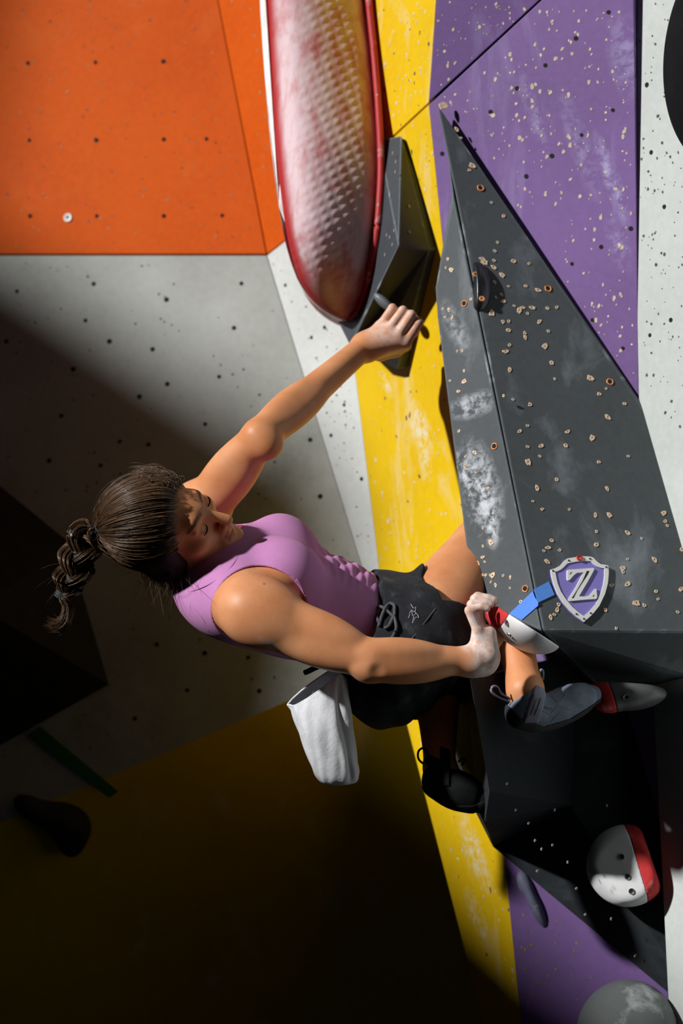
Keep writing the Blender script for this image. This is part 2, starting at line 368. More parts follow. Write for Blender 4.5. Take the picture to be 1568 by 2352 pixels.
# ------------------------------------------------------------------ large black volume with the two lit faces
T = PL_P.at(1010, 236, .03)
C0 = P(1246, 1450, 4.57)
PL_F = Plane(T, C0, PL_P.at(1640, 1180, .01))                  # front face
Kf = PL_F.at(1044, 440)
BR = PL_F.at(1700, 1452)
TR = PL_F.at(1640, 1180)
PL_L = Plane(Kf, C0, P(1001, 700, 4.87))                     # narrow left face
Wl = PL_L.at(998, 662); W2 = PL_L.at(1003, 730); BLl = PL_L.at(1084, 1372); BL2 = PL_L.at(1112, 1392)
Wb = PL_P.at(1062, 640, .002); Bb = PL_P.at(1275, 1500, .002); Tb = PL_P.at(1030, 330, .002); TRb = PL_P.at(1660, 1180, -.01)
Q1 = PL_P.at(1392, 1596, .002); R1 = PL_P.at(1740, 1600, .002)
vol = bpy.data.objects.new('climbing_volume', None); COL.objects.link(vol); vol.location = tuple(PL_P.at(1250, 900)); bpy.context.view_layer.update()
tag(vol, 'large black wooden volume bearing the Z shield, tapering to a point on the purple wall', 'volume')
# body split along the dark joint: main wedge and side wedge
main_v = [T, Kf, C0, BR, TR, Tb, Bb, Q1, R1, TRb]
main_f = [[0, 1, 2, 3, 4], [2, 7, 8, 3], [0, 5, 1], [1, 5, 6, 2], [2, 6, 7], [3, 8, 9, 4], [0, 4, 9, 5], [5, 9, 8, 7, 6]]
poly_solid('wedge_body', main_v, main_f, M['black'], vol, .006, 3, M['worn'])
g = nrm(np.cross(C0 - Kf, PL_L.n))
if np.dot(g, Wl - Kf) < 0: g = -g
ga = .0035
kA = Kf + g * ga; cA = C0 + g * ga * .3
side_v = [kA, Wl, W2, BLl, BL2, cA, Tb + np.array([-.004, 0, 0]), Wb, Bb + np.array([-.004, -.01, -.0])]
side_f = [[0, 1, 2, 3, 4, 5], [0, 6, 7, 1], [1, 7, 2], [2, 7, 8, 3], [3, 8, 4], [4, 8, 5], [5, 8, 6, 0], [6, 8, 7]]
M['black_side'] = wall_mat('black_grip_paint_chalky', (0.085, 0.098, 0.108), chalk=(0.62, 0.66, 0.72), amt=0.25, stretch=((1, 1, .55), (0, .3, 0)), dirt=(0.055, 0.064, 0.068), damt=0.6, rough=0.7, spec=0.22, patch=5,
    spots=[spot(PL_L, 1105, 1125, .25, 1, .14, .055, .95), spot(PL_L, 1085, 930, .9, -.25, .075, .035, .8), spot(PL_L, 1128, 1200, .1, 1, .07, .02, .9), spot(PL_L, 1062, 1080, .5, 1, .09, .02, .8), spot(PL_L, 1050, 760, .5, 1, .1, .03, .4)])
poly_solid('side_panel', side_v, side_f, M['black_side'], vol, .006, 3, M['worn'])
# splintered tip
o = link('tip_chip', disc_me('tip_chip', .010, M['wood'], 9, .3), None, vol)
o.parent = vol; o.matrix_parent_inverse = Matrix(); o.matrix_local = vol.matrix_world.inverted() @ frame_on(PL_F.at(1016, 244, .003), PL_F.n)

sh = [ring_hole_me('screw_hole', .0041, .0014, M['wood'], M['hole'], 10, .34, k, el=1 + .45 * (k % 3), h=.0007) for k in range(5)]
shs = [ring_hole_me('screw_hole', .0031, .0012, M['chip'], M['hole'], 9, .34, k, h=.0006) for k in range(3)]
big = ring_hole_me('bolt_hole', .0082, .0060, M['wood2'], M['hole'], 16, .1)
def vol_piece(name, me, plane, x, y, s=1.0, rot=None):
    m = frame_on(plane.at(x, y, .0006), plane.n) @ Matrix.Rotation(random.uniform(0, 6.28) if rot is None else rot, 4, 'Z') @ Matrix.Scale(s, 4)
    o = bpy.data.objects.new(name, me); COL.objects.link(o); o.parent = vol; o.matrix_local = vol.matrix_world.inverted() @ m
    return o
c4 = lambda L: [(1000 + x / 2.76, 820 + y / 2.76) for x, y in L]
c8 = lambda L: [(1000 + x / 5.227, 560 + y / 5.227) for x, y in L]
c2 = lambda L: [(784 + x / 2, y / 2) for x, y in L]
front = c8([(710, 88), (556, 182), (588, 222), (700, 202), (692, 278), (933, 208), (1120, 238), (800, 375), (708, 464), (873, 510), (1082, 508), (1232, 556), (722, 640), (790, 610), (803, 692), (942, 744), (1040, 768), (1003, 800), (1102, 838), (1153, 765), (1340, 772), (1452, 760), (674, 832), (808, 936), (875, 930), (875, 1040), (1246, 936), (1352, 1046), (1070, 1070), (1076, 1128), (888, 1216), (840, 1290), (1312, 1230), (1392, 1430), (888, 1518)])
front += c4([(735, 38), (755, 138), (980, 135), (1037, 235), (1080, 200), (1196, 296), (1092, 382), (490, 268), (598, 302), (530, 472), (583, 436), (836, 472), (992, 512), (583, 570), (666, 565), (824, 560), (660, 630), (586, 666), (1034, 666), (1221, 630), (766, 778), (642, 830), (616, 914), (676, 964), (1088, 838), (846, 966), (1012, 1002), (1102, 1002), (1020, 1106), (1214, 1112), (1020, 1190), (1306, 1150), (1446, 990), (1454, 1042), (1468, 1068), (735, 1162), (712, 1210), (686, 1230), (785, 1225), (710, 1300), (1217, 1282), (1386, 1285), (1186, 1340), (1188, 1362), (1214, 1442), (1398, 1486), (1410, 1535), (1272, 1560), (1322, 1574), (1534, 1618), (1074, 1602), (1114, 1446), (1145, 1720), (780, 1570), (772, 1600), (752, 1634), (730, 1650), (1552, 865), (1552, 990), (1556, 1470), (1560, 1220)])
front += c2([(548, 634), (600, 762), (587, 782), (688, 930), (745, 992), (528, 594), (716, 1114)])
for i, (x, y) in enumerate(front): vol_piece('screw_hole', sh[i % 5] if i % 3 else shs[i % 3], PL_F, x, y, 1.0 + .35 * random.random())
left = c8([(148, 186), (124, 286), (190, 312), (86, 780), (160, 798), (115, 878), (200, 884), (260, 1290), (322, 1284), (345, 1518), (425, 664)])
left += c4([(182, 88), (182, 154), (92, 150), (148, 218), (432, 245), (248, 606), (190, 628), (186, 688), (256, 732), (148, 470), (302, 1084), (352, 1176), (302, 1198), (270, 1306), (312, 1298), (300, 1268), (302, 1380), (290, 1416), (276, 1426), (320, 1382), (345, 1380), (362, 1384), (430, 1386), (474, 1400), (350, 1426), (380, 1446), (472, 1464), (540, 1550), (215, 875), (335, 832)])
for i, (x, y) in enumerate(left): vol_piece('screw_hole', shs[i % 3] if i % 2 else sh[i % 5], PL_L, x, y, .85 + .3 * random.random())
for x, y in [(1103, 432), (1258, 663), (1400, 877), (1548, 1096)]: vol_piece('bolt_hole', big, PL_F, x, y)
for x, y in [(1066, 697), (1135, 1025), (1206, 1352)]: vol_piece('bolt_hole', big, PL_L, x, y)

# ------------------------------------------------------------------ smooth solids: distance fields turned into meshes
def f_cap(a, b, ra, rb):
    a = np.asarray(a, np.float32); b = np.asarray(b, np.float32); ba = b - a; L = float(np.dot(ba, ba)) + 1e-12
    def fn(p):
        q = p - a; t = np.clip(q @ ba / L, 0, 1)
        return np.linalg.norm(q - t[:, None] * ba, axis=1) - (ra + (rb - ra) * t)
    return fn, (a + b) / 2, math.sqrt(L) / 2 + max(ra, rb)
def f_ell(c, r, ax=None):
    c = np.asarray(c, np.float32); r = np.asarray(r, np.float32); R = np.eye(3, dtype=np.float32) if ax is None else np.asarray(ax, np.float32)
    def fn(p):
        q = (p - c) @ R.T
        k0 = np.linalg.norm(q / r, axis=1); k1 = np.linalg.norm(q / (r * r), axis=1) + 1e-9
        return k0 * (k0 - 1) / k1
    return fn, c, float(r.max())
def f_sph(c, r): return f_cap(c, c, r, r)
def f_tube(pts, rad, n=12):
    q = spline(np.column_stack([np.asarray(pts, float), np.asarray(rad, float)]), n)
    c = (q[:, :3].min(0) + q[:, :3].max(0)) / 2; R = np.linalg.norm(q[:, :3] - c, axis=1).max() + q[:, 3].max()
    q = q.astype(np.float32)
    def fn(p):
        best = None
        for i in range(n - 1):
            a = q[i, :3]; ba = q[i + 1, :3] - a; L = float(ba @ ba) + 1e-12
            d = p - a; t = np.clip(d @ ba / L, 0, 1); ax = np.linalg.norm(d - t[:, None] * ba, axis=1); r = q[i, 3] + (q[i + 1, 3] - q[i, 3]) * t
            if best is None: best, rad_ = ax, r
            else:
                m = ax < best; best = np.where(m, ax, best); rad_ = np.where(m, r, rad_)
        return best - rad_
    return fn, c, float(R)
def smin(a, b, k):
    if k <= 0: return np.minimum(a, b)
    h = np.maximum(k - np.abs(a - b), 0) / k; return np.minimum(a, b) - h * h * k * .25
def smax(a, b, k): return -smin(-a, -b, k)

class SDF:
    def __init__(s): s.ops = []
    def add(s, prim, k=.02): s.ops.append(('u', prim[0], np.asarray(prim[1], np.float32), prim[2], k)); return s
    def chain(s, pts, rad, k=.012):
        for i in range(len(pts) - 1): s.add(f_cap(pts[i], pts[i + 1], rad[i], rad[i + 1]), k)
        return s
    def sub(s, prim, k=.01): s.ops.append(('s', prim[0], np.asarray(prim[1], np.float32), prim[2], k)); return s
    def cut(s, o, n, k=0.0):
        """keep the side n points away from"""
        o = np.asarray(o, np.float32); n = np.asarray(nrm(n), np.float32)
        s.ops.append(('i', lambda p: (p - o) @ n, None, None, k)); return s
    def disp(s, fn): s.ops.append(('d', fn, None, None, 0)); return s
    def inter(s, fn, k=0.0): s.ops.append(('i', fn, None, None, k)); return s
    def ev(s, p, c=None, R=None):
        d = np.full(len(p), .5, np.float32)
        for op, fn, pc, pr, k in s.ops:
            if pc is not None and c is not None and np.linalg.norm(pc - c) > R + pr + k + .02: continue
            if op == 'u': d = smin(d, fn(p), k)
            elif op == 's': d = smax(d, -fn(p), k)
            elif op == 'i': d = smax(d, fn(p), k)
            else: d = d + fn(p)
        return d
    def mesh(s, name, res=.003, relax=1, B=12):
        lo = np.min([pc - pr for op, _, pc, pr, _ in s.ops if op == 'u'], 0) - 4 * res
        hi = np.max([pc + pr for op, _, pc, pr, _ in s.ops if op == 'u'], 0) + 4 * res
        nb = np.ceil((hi - lo) / (res * B)).astype(int); n = nb * B
        D = np.full(tuple(n), .5, np.float32)
        g = np.stack(np.meshgrid(*[np.arange(k) for k in nb], indexing='ij'), -1).reshape(-1, 3)
        cen = (lo + (g * B + (B - 1) / 2) * res).astype(np.float32); hd = B * res * math.sqrt(3) / 2
        dc = np.concatenate([s.ev(cen[i:i + 40000]) for i in range(0, len(cen), 40000)])
        l = np.stack(np.meshgrid(*[np.arange(B)] * 3, indexing='ij'), -1).reshape(-1, 3)
        for gi, c, d0 in zip(g, cen, dc):
            a = gi * B
            if d0 > hd * 1.7 + .012: continue
            if d0 < -hd * 1.7 - .012: D[a[0]:a[0] + B, a[1]:a[1] + B, a[2]:a[2] + B] = d0; continue
            p = (lo + (l + a) * res).astype(np.float32)
            D[a[0]:a[0] + B, a[1]:a[1] + B, a[2]:a[2] + B] = s.ev(p, c, hd).reshape(B, B, B)
        return surface_nets(name, D, lo, res, relax)
def surface_nets(name, D, lo, res, relax=1):
    S = D < 0; nx, ny, nz = D.shape
    cnt = np.zeros((nx - 1, ny - 1, nz - 1), np.uint8)
    for i in (0, 1):
        for j in (0, 1):
            for k in (0, 1): cnt += S[i:nx - 1 + i, j:ny - 1 + j, k:nz - 1 + k]
    act = (cnt > 0) & (cnt < 8); idx = np.argwhere(act)
    ID = np.full(act.shape, -1, np.int32); ID[act] = np.arange(len(idx))
    acc = np.zeros((len(idx), 3), np.float32); w = np.zeros(len(idx), np.float32)
    cor = [(i, j, k) for i in (0, 1) for j in (0, 1) for k in (0, 1)]
    val = {c: D[idx[:, 0] + c[0], idx[:, 1] + c[1], idx[:, 2] + c[2]] for c in cor}
    for c in cor:
        for ax in range(3):
            if c[ax] == 0:
                e = list(c); e[ax] = 1; e = tuple(e); a, b = val[c], val[e]; m = (a < 0) != (b < 0)
                t = np.where(m, a / np.where(m, a - b, 1), 0); q = np.tile(np.array(c, np.float32), (len(idx), 1)); q[:, ax] = t
                acc[m] += q[m]; w[m] += 1
    V = lo + (idx + acc / w[:, None]) * res
    Q = []
    for ax in range(3):
        u, v = [(1, 2), (2, 0), (0, 1)][ax]
        a = [slice(0, -1)] * 3; a[ax] = slice(0, D.shape[ax] - 1)
        sl0 = [slice(None)] * 3; sl1 = [slice(None)] * 3; sl0[ax] = slice(0, -1); sl1[ax] = slice(1, None)
        ch = S[tuple(sl0)] != S[tuple(sl1)]; e = np.argwhere(ch)
        e = e[(e[:, u] > 0) & (e[:, v] > 0) & (e[:, u] < D.shape[u] - 1) & (e[:, v] < D.shape[v] - 1)]
        ins = S[e[:, 0], e[:, 1], e[:, 2]]
        def cell(du, dv):
            q = e.copy(); q[:, u] -= du; q[:, v] -= dv; return ID[q[:, 0], q[:, 1], q[:, 2]]
        q = np.stack([cell(1, 1), cell(0, 1), cell(0, 0), cell(1, 0)], 1); q[~ins] = q[~ins][:, ::-1]
        Q.append(q[(q >= 0).all(1)])
    Q = np.concatenate(Q)
    for _ in range(relax):
        s = np.zeros_like(V); c = np.zeros(len(V))
        for a, b in ((0, 1), (1, 2), (2, 3), (3, 0)):
            np.add.at(s, Q[:, a], V[Q[:, b]]); np.add.at(s, Q[:, b], V[Q[:, a]]); np.add.at(c, Q[:, a], 1); np.add.at(c, Q[:, b], 1)
        V = V * .5 + .5 * s / np.maximum(c, 1)[:, None]
    return quads_mesh(name, V, Q)
def verts_of(me):
    a = np.empty(len(me.vertices) * 3, np.float32); me.vertices.foreach_get('co', a); return a.reshape(-1, 3)
def bvh_of(me):
    return BVHTree.FromPolygons([v.co[:] for v in me.vertices], [p.vertices[:] for p in me.polygons])
def hit(bvh, x, y):
    o = Vector((0, 0, ZC)); d = Vector(((x - 784) / F, 1.0, -(y - 1176) / F)).normalized()
    l, n, i, t = bvh.ray_cast(o, d)
    return (np.array(l), np.array(n)) if l is not None else (None, None)
def wob(p, s, seed=0):
    """cheap smooth pseudo noise in -1..1"""
    r = np.random.default_rng(seed); out = 0
    for k in range(5):
        v = r.normal(size=3).astype(np.float32) * s; out = out + np.sin(p @ v + r.uniform(0, 6.28))
    return out / 3.0

# ------------------------------------------------------------------ the climber: joints
DH = .065                                                  # the lower hand works against the volume's left face
PH = lambda x, y, Y: P(x, y, Y + DH)
shR, elR, wrR = P(578, 1402, 4.42), P(850, 1515, 4.36 + .35 * DH), PH(1086, 1519, 4.375)
shL, elL, wrL = P(458, 1180, 4.78), P(597, 1003, 4.65), P(836, 797, 4.945)
pelv = P(905, 1480, 4.70)
a_t = nrm(pelv - (shR + shL) / 2); r_t = shR - shL; r_t = nrm(r_t - a_t * np.dot(r_t, a_t)); f_t = np.cross(r_t, a_t)
TA = np.array([r_t, f_t, a_t])
hipR, knR, anR = P(962, 1475, 4.62), P(1128, 1222, 4.86), P(1206, 1585, 4.58)
hipL, knL, anL = P(925, 1475, 4.80), P(1000, 1510, 4.96), P(1010, 1765, 4.70)
# head frame
fH = nrm([.80, -.48, .30]); rH = np.array([-.03, -.58, -.80]); rH = nrm(rH - fH * np.dot(rH, fH)); dH = np.cross(fH, rH); uH = -dH
HS = 1.09
eyeM = P(461, 1184, 4.455)
HO = eyeM - fH * .078 * HS
def H(u, v, w): return HO + HS * (u * rH + v * fH + w * uH)
HA = np.array([rH, fH, uH])
hr = lambda *r: np.array(r) * HS

def torso(s, g=0.0, limbs=True):
    """trunk primitives, grown by g"""
    s.add(f_ell(P(600, 1352, 4.585), (.165 + g, .108 + g, .165 + g), TA), .04)
    s.add(f_ell(P(505, 1350, 4.60), (.145 + g, .078 + g, .105 + g), TA), .05)
    s.add(f_ell(P(700, 1385, 4.63), (.142 + g, .098 + g, .15 + g), TA), .05)
    s.add(f_ell(P(800, 1418, 4.665), (.132 + g, .095 + g, .13 + g), TA), .05)
    bc = P(612, 1340, 4.60)
    for sg in (1, -1): s.add(f_ell(bc + r_t * sg * .075 + f_t * .078 + a_t * .005, (.062 + g, .048 + g, .062 + g), TA), .035)
    return s
body = SDF(); torso(body)
body.add(f_ell(pelv, (.165, .12, .12), TA), .05)
# neck and head
nb = P(468, 1312, 4.61)
body.add(f_cap(nb, H(0, -.025, -.05), .062, .056), .035)
body.add(f_cap(nb - a_t * .0, shR - a_t * .02, .05, .045), .04)
body.add(f_cap(nb, shL - a_t * .02, .05, .045), .04)
hd = SDF()
def face(s):
    s.add(f_ell(H(0, -.012, .03), hr(.074, .096, .085), HA), .0)
    s.add(f_ell(H(0, .028, -.03), hr(.060, .060, .078), HA), .025 * HS)
    s.add(f_ell(H(0, .045, -.085), hr(.040, .042, .032), HA), .03 * HS)
    s.add(f_ell(H(0, .074, -.104), hr(.019, .016, .015), HA), .025 * HS)
    for u in (1, -1):
        s.add(f_cap(H(.056 * u, -.008, -.045), H(.016 * u, .068, -.1), .016 * HS, .015 * HS), .03 * HS)
        s.add(f_ell(H(.044 * u, .056, -.024), hr(.022, .022, .017), HA), .025 * HS)
    s.add(f_cap(H(-.030, .078, .020), H(.030, .078, .020), .010 * HS, .010 * HS), .03 * HS)
    for u in (1, -1):
        s.sub(f_ell(H(.033 * u, .096, -.002), hr(.019, .014, .012), HA), .014 * HS)
        s.add(f_sph(H(.032 * u, .0745, -.002), .0135 * HS), .004 * HS)
        s.add(f_cap(H(.018 * u, .083, .0105), H(.046 * u, .077, .0085), .0040 * HS, .0032 * HS), .006 * HS)
    s.add(f_cap(H(0, .086, .012), H(0, .112, -.038), .0075 * HS, .0105 * HS), .016 * HS)
    for u in (1, -1):
        s.add(f_sph(H(.012 * u, .099, -.043), .0085 * HS), .008 * HS)
        s.sub(f_ell(H(.0072 * u, .106, -.0515), hr(.0036, .006, .004), HA), .003 * HS)
    s.add(f_ell(H(0, .083, -.064), hr(.024, .012, .018), HA), .012 * HS)
    s.chain([H(-.021, .084, -.0665), H(-.007, .0945, -.0625), H(.007, .0945, -.0625), H(.021, .084, -.0665)], [.003 * HS, .0052 * HS, .0052 * HS, .003 * HS], .006 * HS)
    s.chain([H(-.020, .083, -.0690), H(0, .0935, -.0745), H(.020, .083, -.0690)], [.003 * HS, .0062 * HS, .003 * HS], .006 * HS)
    sl = [H(-.022, .090, -.0678), H(0, .1005, -.0680), H(.022, .090, -.0678)]
    s.sub(f_cap(sl[0], sl[1], .0018 * HS, .0022 * HS), .003 * HS); s.sub(f_cap(sl[1], sl[2], .0022 * HS, .0018 * HS), .003 * HS)
    return s
face(hd)
body.ops.append(('u', lambda p: hd.ev(p), np.asarray(H(0, 0, 0), np.float32), .15 * HS, .02))
# arms
def limb(s, pts, rad, k=.02):
    s.chain(pts, rad, k)
lerp = lambda a, b, t: a + (b - a) * t
# right (near) arm
L_ = lambda a, b, t: lerp(a, b, t)
body.add(f_sph(lerp(shR, elR, .05), .066), .05)
body.add(f_tube([shR, L_(shR, elR, .25), L_(shR, elR, .5), L_(shR, elR, .8), elR], [.052, .054, .051, .044, .039], 11), .03)
eU = nrm(elR - shR); cU = nrm(np.array([0, -1, 0]) + eU * eU[1]); vU = np.cross(cU, eU) * (1 if np.cross(cU, eU)[2] > 0 else -1); AU = np.array([eU, cU, vU])
body.add(f_ell(L_(shR, elR, .14) + cU * .014 + vU * .004, (.080, .052, .062), AU), .025)
body.add(f_ell(L_(shR, elR, .56) + cU * .016 + vU * .024, (.092, .034, .032), AU), .014)
body.add(f_ell(L_(shR, elR, .52) + cU * .006 - vU * .022, (.105, .040, .036), AU), .014)
body.add(f_tube([elR, L_(elR, wrR, .2), L_(elR, wrR, .42), L_(elR, wrR, .75), wrR], [.038, .040, .038, .031, .0285], 11), .012)
eW = nrm(wrR - elR); cW = nrm(np.array([0, -1, 0]) + eW * eW[1]); vW = np.cross(cW, eW); vW = vW * (1 if vW[2] > 0 else -1); AW = np.array([eW, cW, vW])
body.add(f_ell(L_(elR, wrR, .24) + cW * .010 + vW * .016, (.092, .034, .030), AW), .012)
body.add(f_ell(L_(elR, wrR, .30) + cW * .010 - vW * .014, (.105, .034, .034), AW), .012)
body.sub(f_sph(P(866, 1546, elR[1] - .048), .010), .016)
body.add(f_sph(elR + np.array([-.004, .004, -.014]), .033), .015)
# left (far) arm
body.add(f_sph(lerp(shL, elL, .04), .060), .05)
body.add(f_tube([shL, L_(shL, elL, .3), L_(shL, elL, .65), elL], [.050, .049, .044, .040], 8), .03)
eL_ = nrm(elL - shL); cL_ = nrm(np.array([0, -1, 0]) + eL_ * eL_[1]); vL_ = np.cross(cL_, eL_); AL_ = np.array([eL_, cL_, vL_])
body.add(f_ell(L_(shL, elL, .52) + vL_ * .016 + cL_ * .008, (.10, .036, .036), AL_), .014); body.add(f_ell(L_(shL, elL, .50) - vL_ * .018 + cL_ * .006, (.10, .036, .036), AL_), .014)
eF = nrm(wrL - elL); cF = nrm(np.array([0, -1, 0]) + eF * eF[1]); vF = np.cross(cF, eF); AF = np.array([eF, cF, vF])
body.add(f_ell(L_(elL, wrL, .26) + vF * .014 + cF * .010, (.105, .030, .030), AF), .012); body.add(f_ell(L_(elL, wrL, .30) - vF * .013 + cF * .010, (.11, .032, .031), AF), .012)
body.add(f_tube([elL, L_(elL, wrL, .2), L_(elL, wrL, .42), L_(elL, wrL, .75), wrL], [.038, .039, .037, .031, .0285], 11), .012)
body.add(f_sph(P(616, 1022, 4.64), .031), .02)
# legs
body.add(f_tube([hipR, L_(hipR, knR, .35), L_(hipR, knR, .7), knR], [.095, .090, .074, .062], 8), .04)
body.add(f_tube([knR, L_(knR, anR, .25), L_(knR, anR, .6), L_(knR, anR, .85), anR], [.058, .056, .043, .037, .038], 11), .015)
body.add(f_cap(anR, P(1215, 1625, 4.575), .034, .026), .02)
body.add(f_tube([hipL, L_(hipL, knL, .5), knL], [.095, .08, .06], 6), .04)
body.add(f_tube([knL, L_(knL, anL, .3), L_(knL, anL, .6), L_(knL, anL, .85), anL], [.056, .053, .043, .036, .035], 9), .015)
body.add(f_cap(anL, P(1060, 1815, 4.69), .030, .022), .02)
for q, yy in ((P(880, 1565, 4.64), 0), (P(890, 1545, 4.80), 0)): body.add(f_sph(q, .088), .05)
# left hand: back of the hand to the camera, fingers hooked over the edge
mcp = [P(872, 750, 4.950), P(892, 757, 4.935), P(913, 770, 4.930), P(931, 787, 4.935)]
pip = [P(901, 707, 4.940), P(925, 713, 4.920), P(944, 723, 4.917), P(960, 741, 4.925)]
tip = [P(912, 716, 4.980), P(936, 722, 4.970), P(953, 733, 4.967), P(955, 752, 4.975)]
frd = [.0098, .0106, .0110, .0118]
for m_, q_ in zip(mcp, frd):
    body.add(f_cap(wrL + np.array([.006, 0, .0]), m_, .024, .0135), .022)
body.add(f_cap(P(870, 800, 4.970), P(925, 797, 4.960), .021, .014), .02)
for a, b, c, r in zip(mcp, pip, tip, frd):
    body.add(f_cap(a, b, r * 1.08, r), .006); body.add(f_cap(b, c, r * .98, r * .85), .003); body.add(f_cap(c, c + np.array([0, .014, -.012]), r * .85, r * .75), .003)
body.chain([P(872, 815, 4.980), P(908, 806, 4.985), P(935, 795, 5.000)], [.016, .0135, .011], .01)
# right hand: wrist bent back, palm against the hold, little finger side to the camera
mR = [PH(1096, 1446, 4.366), PH(1096, 1437, 4.388), PH(1098, 1430, 4.410), PH(1102, 1428, 4.432)]
pR = [PH(1077, 1402, 4.362), PH(1083, 1389, 4.386), PH(1091, 1377, 4.408), PH(1097, 1372, 4.432)]
tR = [PH(1104, 1394, 4.364), PH(1112, 1385, 4.387), PH(1118, 1376, 4.409), PH(1122, 1376, 4.432)]
hb = PH(1108, 1516, 4.387)
for m_ in mR: body.add(f_cap(hb, m_, .023, .0115), .014)
body.add(f_cap(wrR, hb, .030, .029), .02)
body.add(f_cap(PH(1122, 1500, 4.375), PH(1122, 1455, 4.380), .019, .016), .02)
for i, (a, b, c) in enumerate(zip(mR, pR, tR)):
    r = .0098 + .0008 * min(i, 2)
    body.add(f_cap(a, b, r * 1.08, r), .003); body.add(f_cap(b, c, r, r * .9), .002); body.add(f_cap(c, c + np.array([.012, 0, -.003]), r * .9, r * .8), .003)
body.chain([PH(1120, 1500, 4.415), PH(1140, 1465, 4.440), PH(1138, 1425, 4.450)], [.018, .0135, .010], .01)

def skin_mat():
    m, nt, b = new_mat('skin')
    a = N(nt, 'ShaderNodeVertexColor'); a.layer_name = 'tint'
    sep = N(nt, 'ShaderNodeSeparateColor'); nt.links.new(a.outputs['Color'], sep.inputs[0])
    base = mix(nt, ramp(nt, noise(nt, 14, 4), [(0.3, 0.0), (0.75, 1.0)]), srgb(222, 158, 114), srgb(203, 131, 84))
    base = mix(nt, ramp(nt, noise(nt, 420, 2), [(0.55, 0.0), (0.8, .22)]), base, srgb(170, 96, 62))
    base = mix(nt, sep.outputs[1], base, srgb(166, 84, 72))
    cn = ramp(nt, noise(nt, 70, 5), [(0.3, .25), (0.62, 1.0)])
    ml = N(nt, 'ShaderNodeMath', operation='MULTIPLY'); nt.links.new(sep.outputs[0], ml.inputs[0]); nt.links.new(cn, ml.inputs[1])
    base = mix(nt, ml.outputs[0], base, srgb(232, 220, 216))
    base = mix(nt, sep.outputs[2], base, srgb(42, 24, 16))
    nt.links.new(base, b.inputs['Base Color'])
    b.inputs['Roughness'].default_value = .48; b.inputs['Specular IOR Level'].default_value = .35
    b.inputs['Subsurface Weight'].default_value = .12; b.inputs['Subsurface Radius'].default_value = (1.0, .35, .2); b.inputs['Subsurface Scale'].default_value = .008
    bump(nt, b, noise(nt, 500, 3), .12, .0006)
    return m
M['skin'] = skin_mat()
bme = body.mesh('person', .0026, 2)
bv = verts_of(bme).astype(np.float64)
def dseg(p, a, b):
    ba = b - a; t = np.clip((p - a) @ ba / np.dot(ba, ba), 0, 1); return np.linalg.norm(p - a - t[:, None] * ba, axis=1)
sm = lambda x, a, b: np.clip((x - a) / (b - a), 0, 1) ** 2 * (3 - 2 * np.clip((x - a) / (b - a), 0, 1))
chalk = np.maximum(.55 * (1 - sm(dseg(bv, P(900, 760, 4.94), P(940, 725, 4.94)), .03, .085)), 1.0 * (1 - sm(dseg(bv, PH(1098, 1385, 4.395), PH(1105, 1520, 4.385)), .035, .062)))
chalk = np.maximum(chalk, .5 * (1 - sm(dseg(bv, P(598, 1455, 4.37), P(625, 1480, 4.37)), .004, .02)))
lip = 1 - sm(np.minimum(dseg(bv, H(-.017, .090, -.065), H(.017, .090, -.065)), dseg(bv, H(-.015, .089, -.073), H(.015, .089, -.073))), .004 * HS, .009 * HS)
dark = np.zeros(len(bv))
for u in (1, -1):
    br = np.minimum(dseg(bv, H(.014 * u, .092, .019), H(.034 * u, .090, .0265)), dseg(bv, H(.034 * u, .090, .0265), H(.052 * u, .070, .021)))
    dark = np.maximum(dark, .8 * (1 - sm(br, .002 * HS, .0065 * HS)))
dark = np.maximum(dark, .8 * (1 - sm(dseg(bv, P(607, 1341, 4.33), P(607, 1341, 4.45)), .0012, .0026)))
add_color(bme, 'tint', np.stack([chalk, lip * .75, dark], 1))
person = link('person', bme, M['skin'])
tag(person, 'climber in pink tank top and black shorts, leaning back with both hands on holds', 'person')
bvh_body = bvh_of(bme)

# eyelashes
M['lash'] = simple('lash_dark', (.012, .008, .006), .6, .1, 50, 0)
for u in (1, -1):
    pts = []
    for t in np.linspace(-1, 1, 9):
        pts.append(H((.032 + .0135 * t) * u, .0745 + .0137 * math.sqrt(max(0, 1 - (.78 * t) ** 2)) + .0016, -.0065 - .002 * (1 - t * t)))
    link('eyelash', tube_mesh('eyelash', pts, [.0006, .0012, .0017, .002, .002, .002, .0018, .0014, .0008], 6), M['lash'], person)

# ------------------------------------------------------------------ tank top and shorts
def fabric(name, c, var=.1, scale=18, rough=.85, fleck=None, famt=.3):
    m, nt, b = new_mat(name)
    lo = tuple(x * (1 - var) for x in c); hi = tuple(min(1, x * (1 + var)) for x in c)
    base = ramp(nt, noise(nt, scale), [(0.3, lo), (0.7, hi)])
    if fleck: base = mix(nt, ramp(nt, noise(nt, 45, 7, .7, stretch=((1, 1, .5), (0, .6, 0))), [(0.52, 0.0), (0.78, famt)]), base, fleck)
    nt.links.new(base, b.inputs['Base Color']); b.inputs['Roughness'].default_value = rough; b.inputs['Specular IOR Level'].default_value = .2
    b.inputs['Sheen Weight'].default_value = .04
    bump(nt, b, noise(nt, 900, 2), .25, .0006); return m
M['pink'] = fabric('pink_jersey', srgb(196, 134, 188), .06)
M['shorts'] = fabric('black_shorts_cloth', (.013, .0145, .019), .25, 30, .85, (.16, .18, .21), .28)
M['cord'] = fabric('grey_cord', (.075, .08, .095), .2, 60)
top = SDF(); torso(top, .007)
top.add(f_cap(nb + a_t * .01, shR - a_t * .018, .058, .050), .04); top.add(f_cap(nb + a_t * .01, shL - a_t * .018, .058, .050), .04)
hemc = P(842, 1392, 4.66)
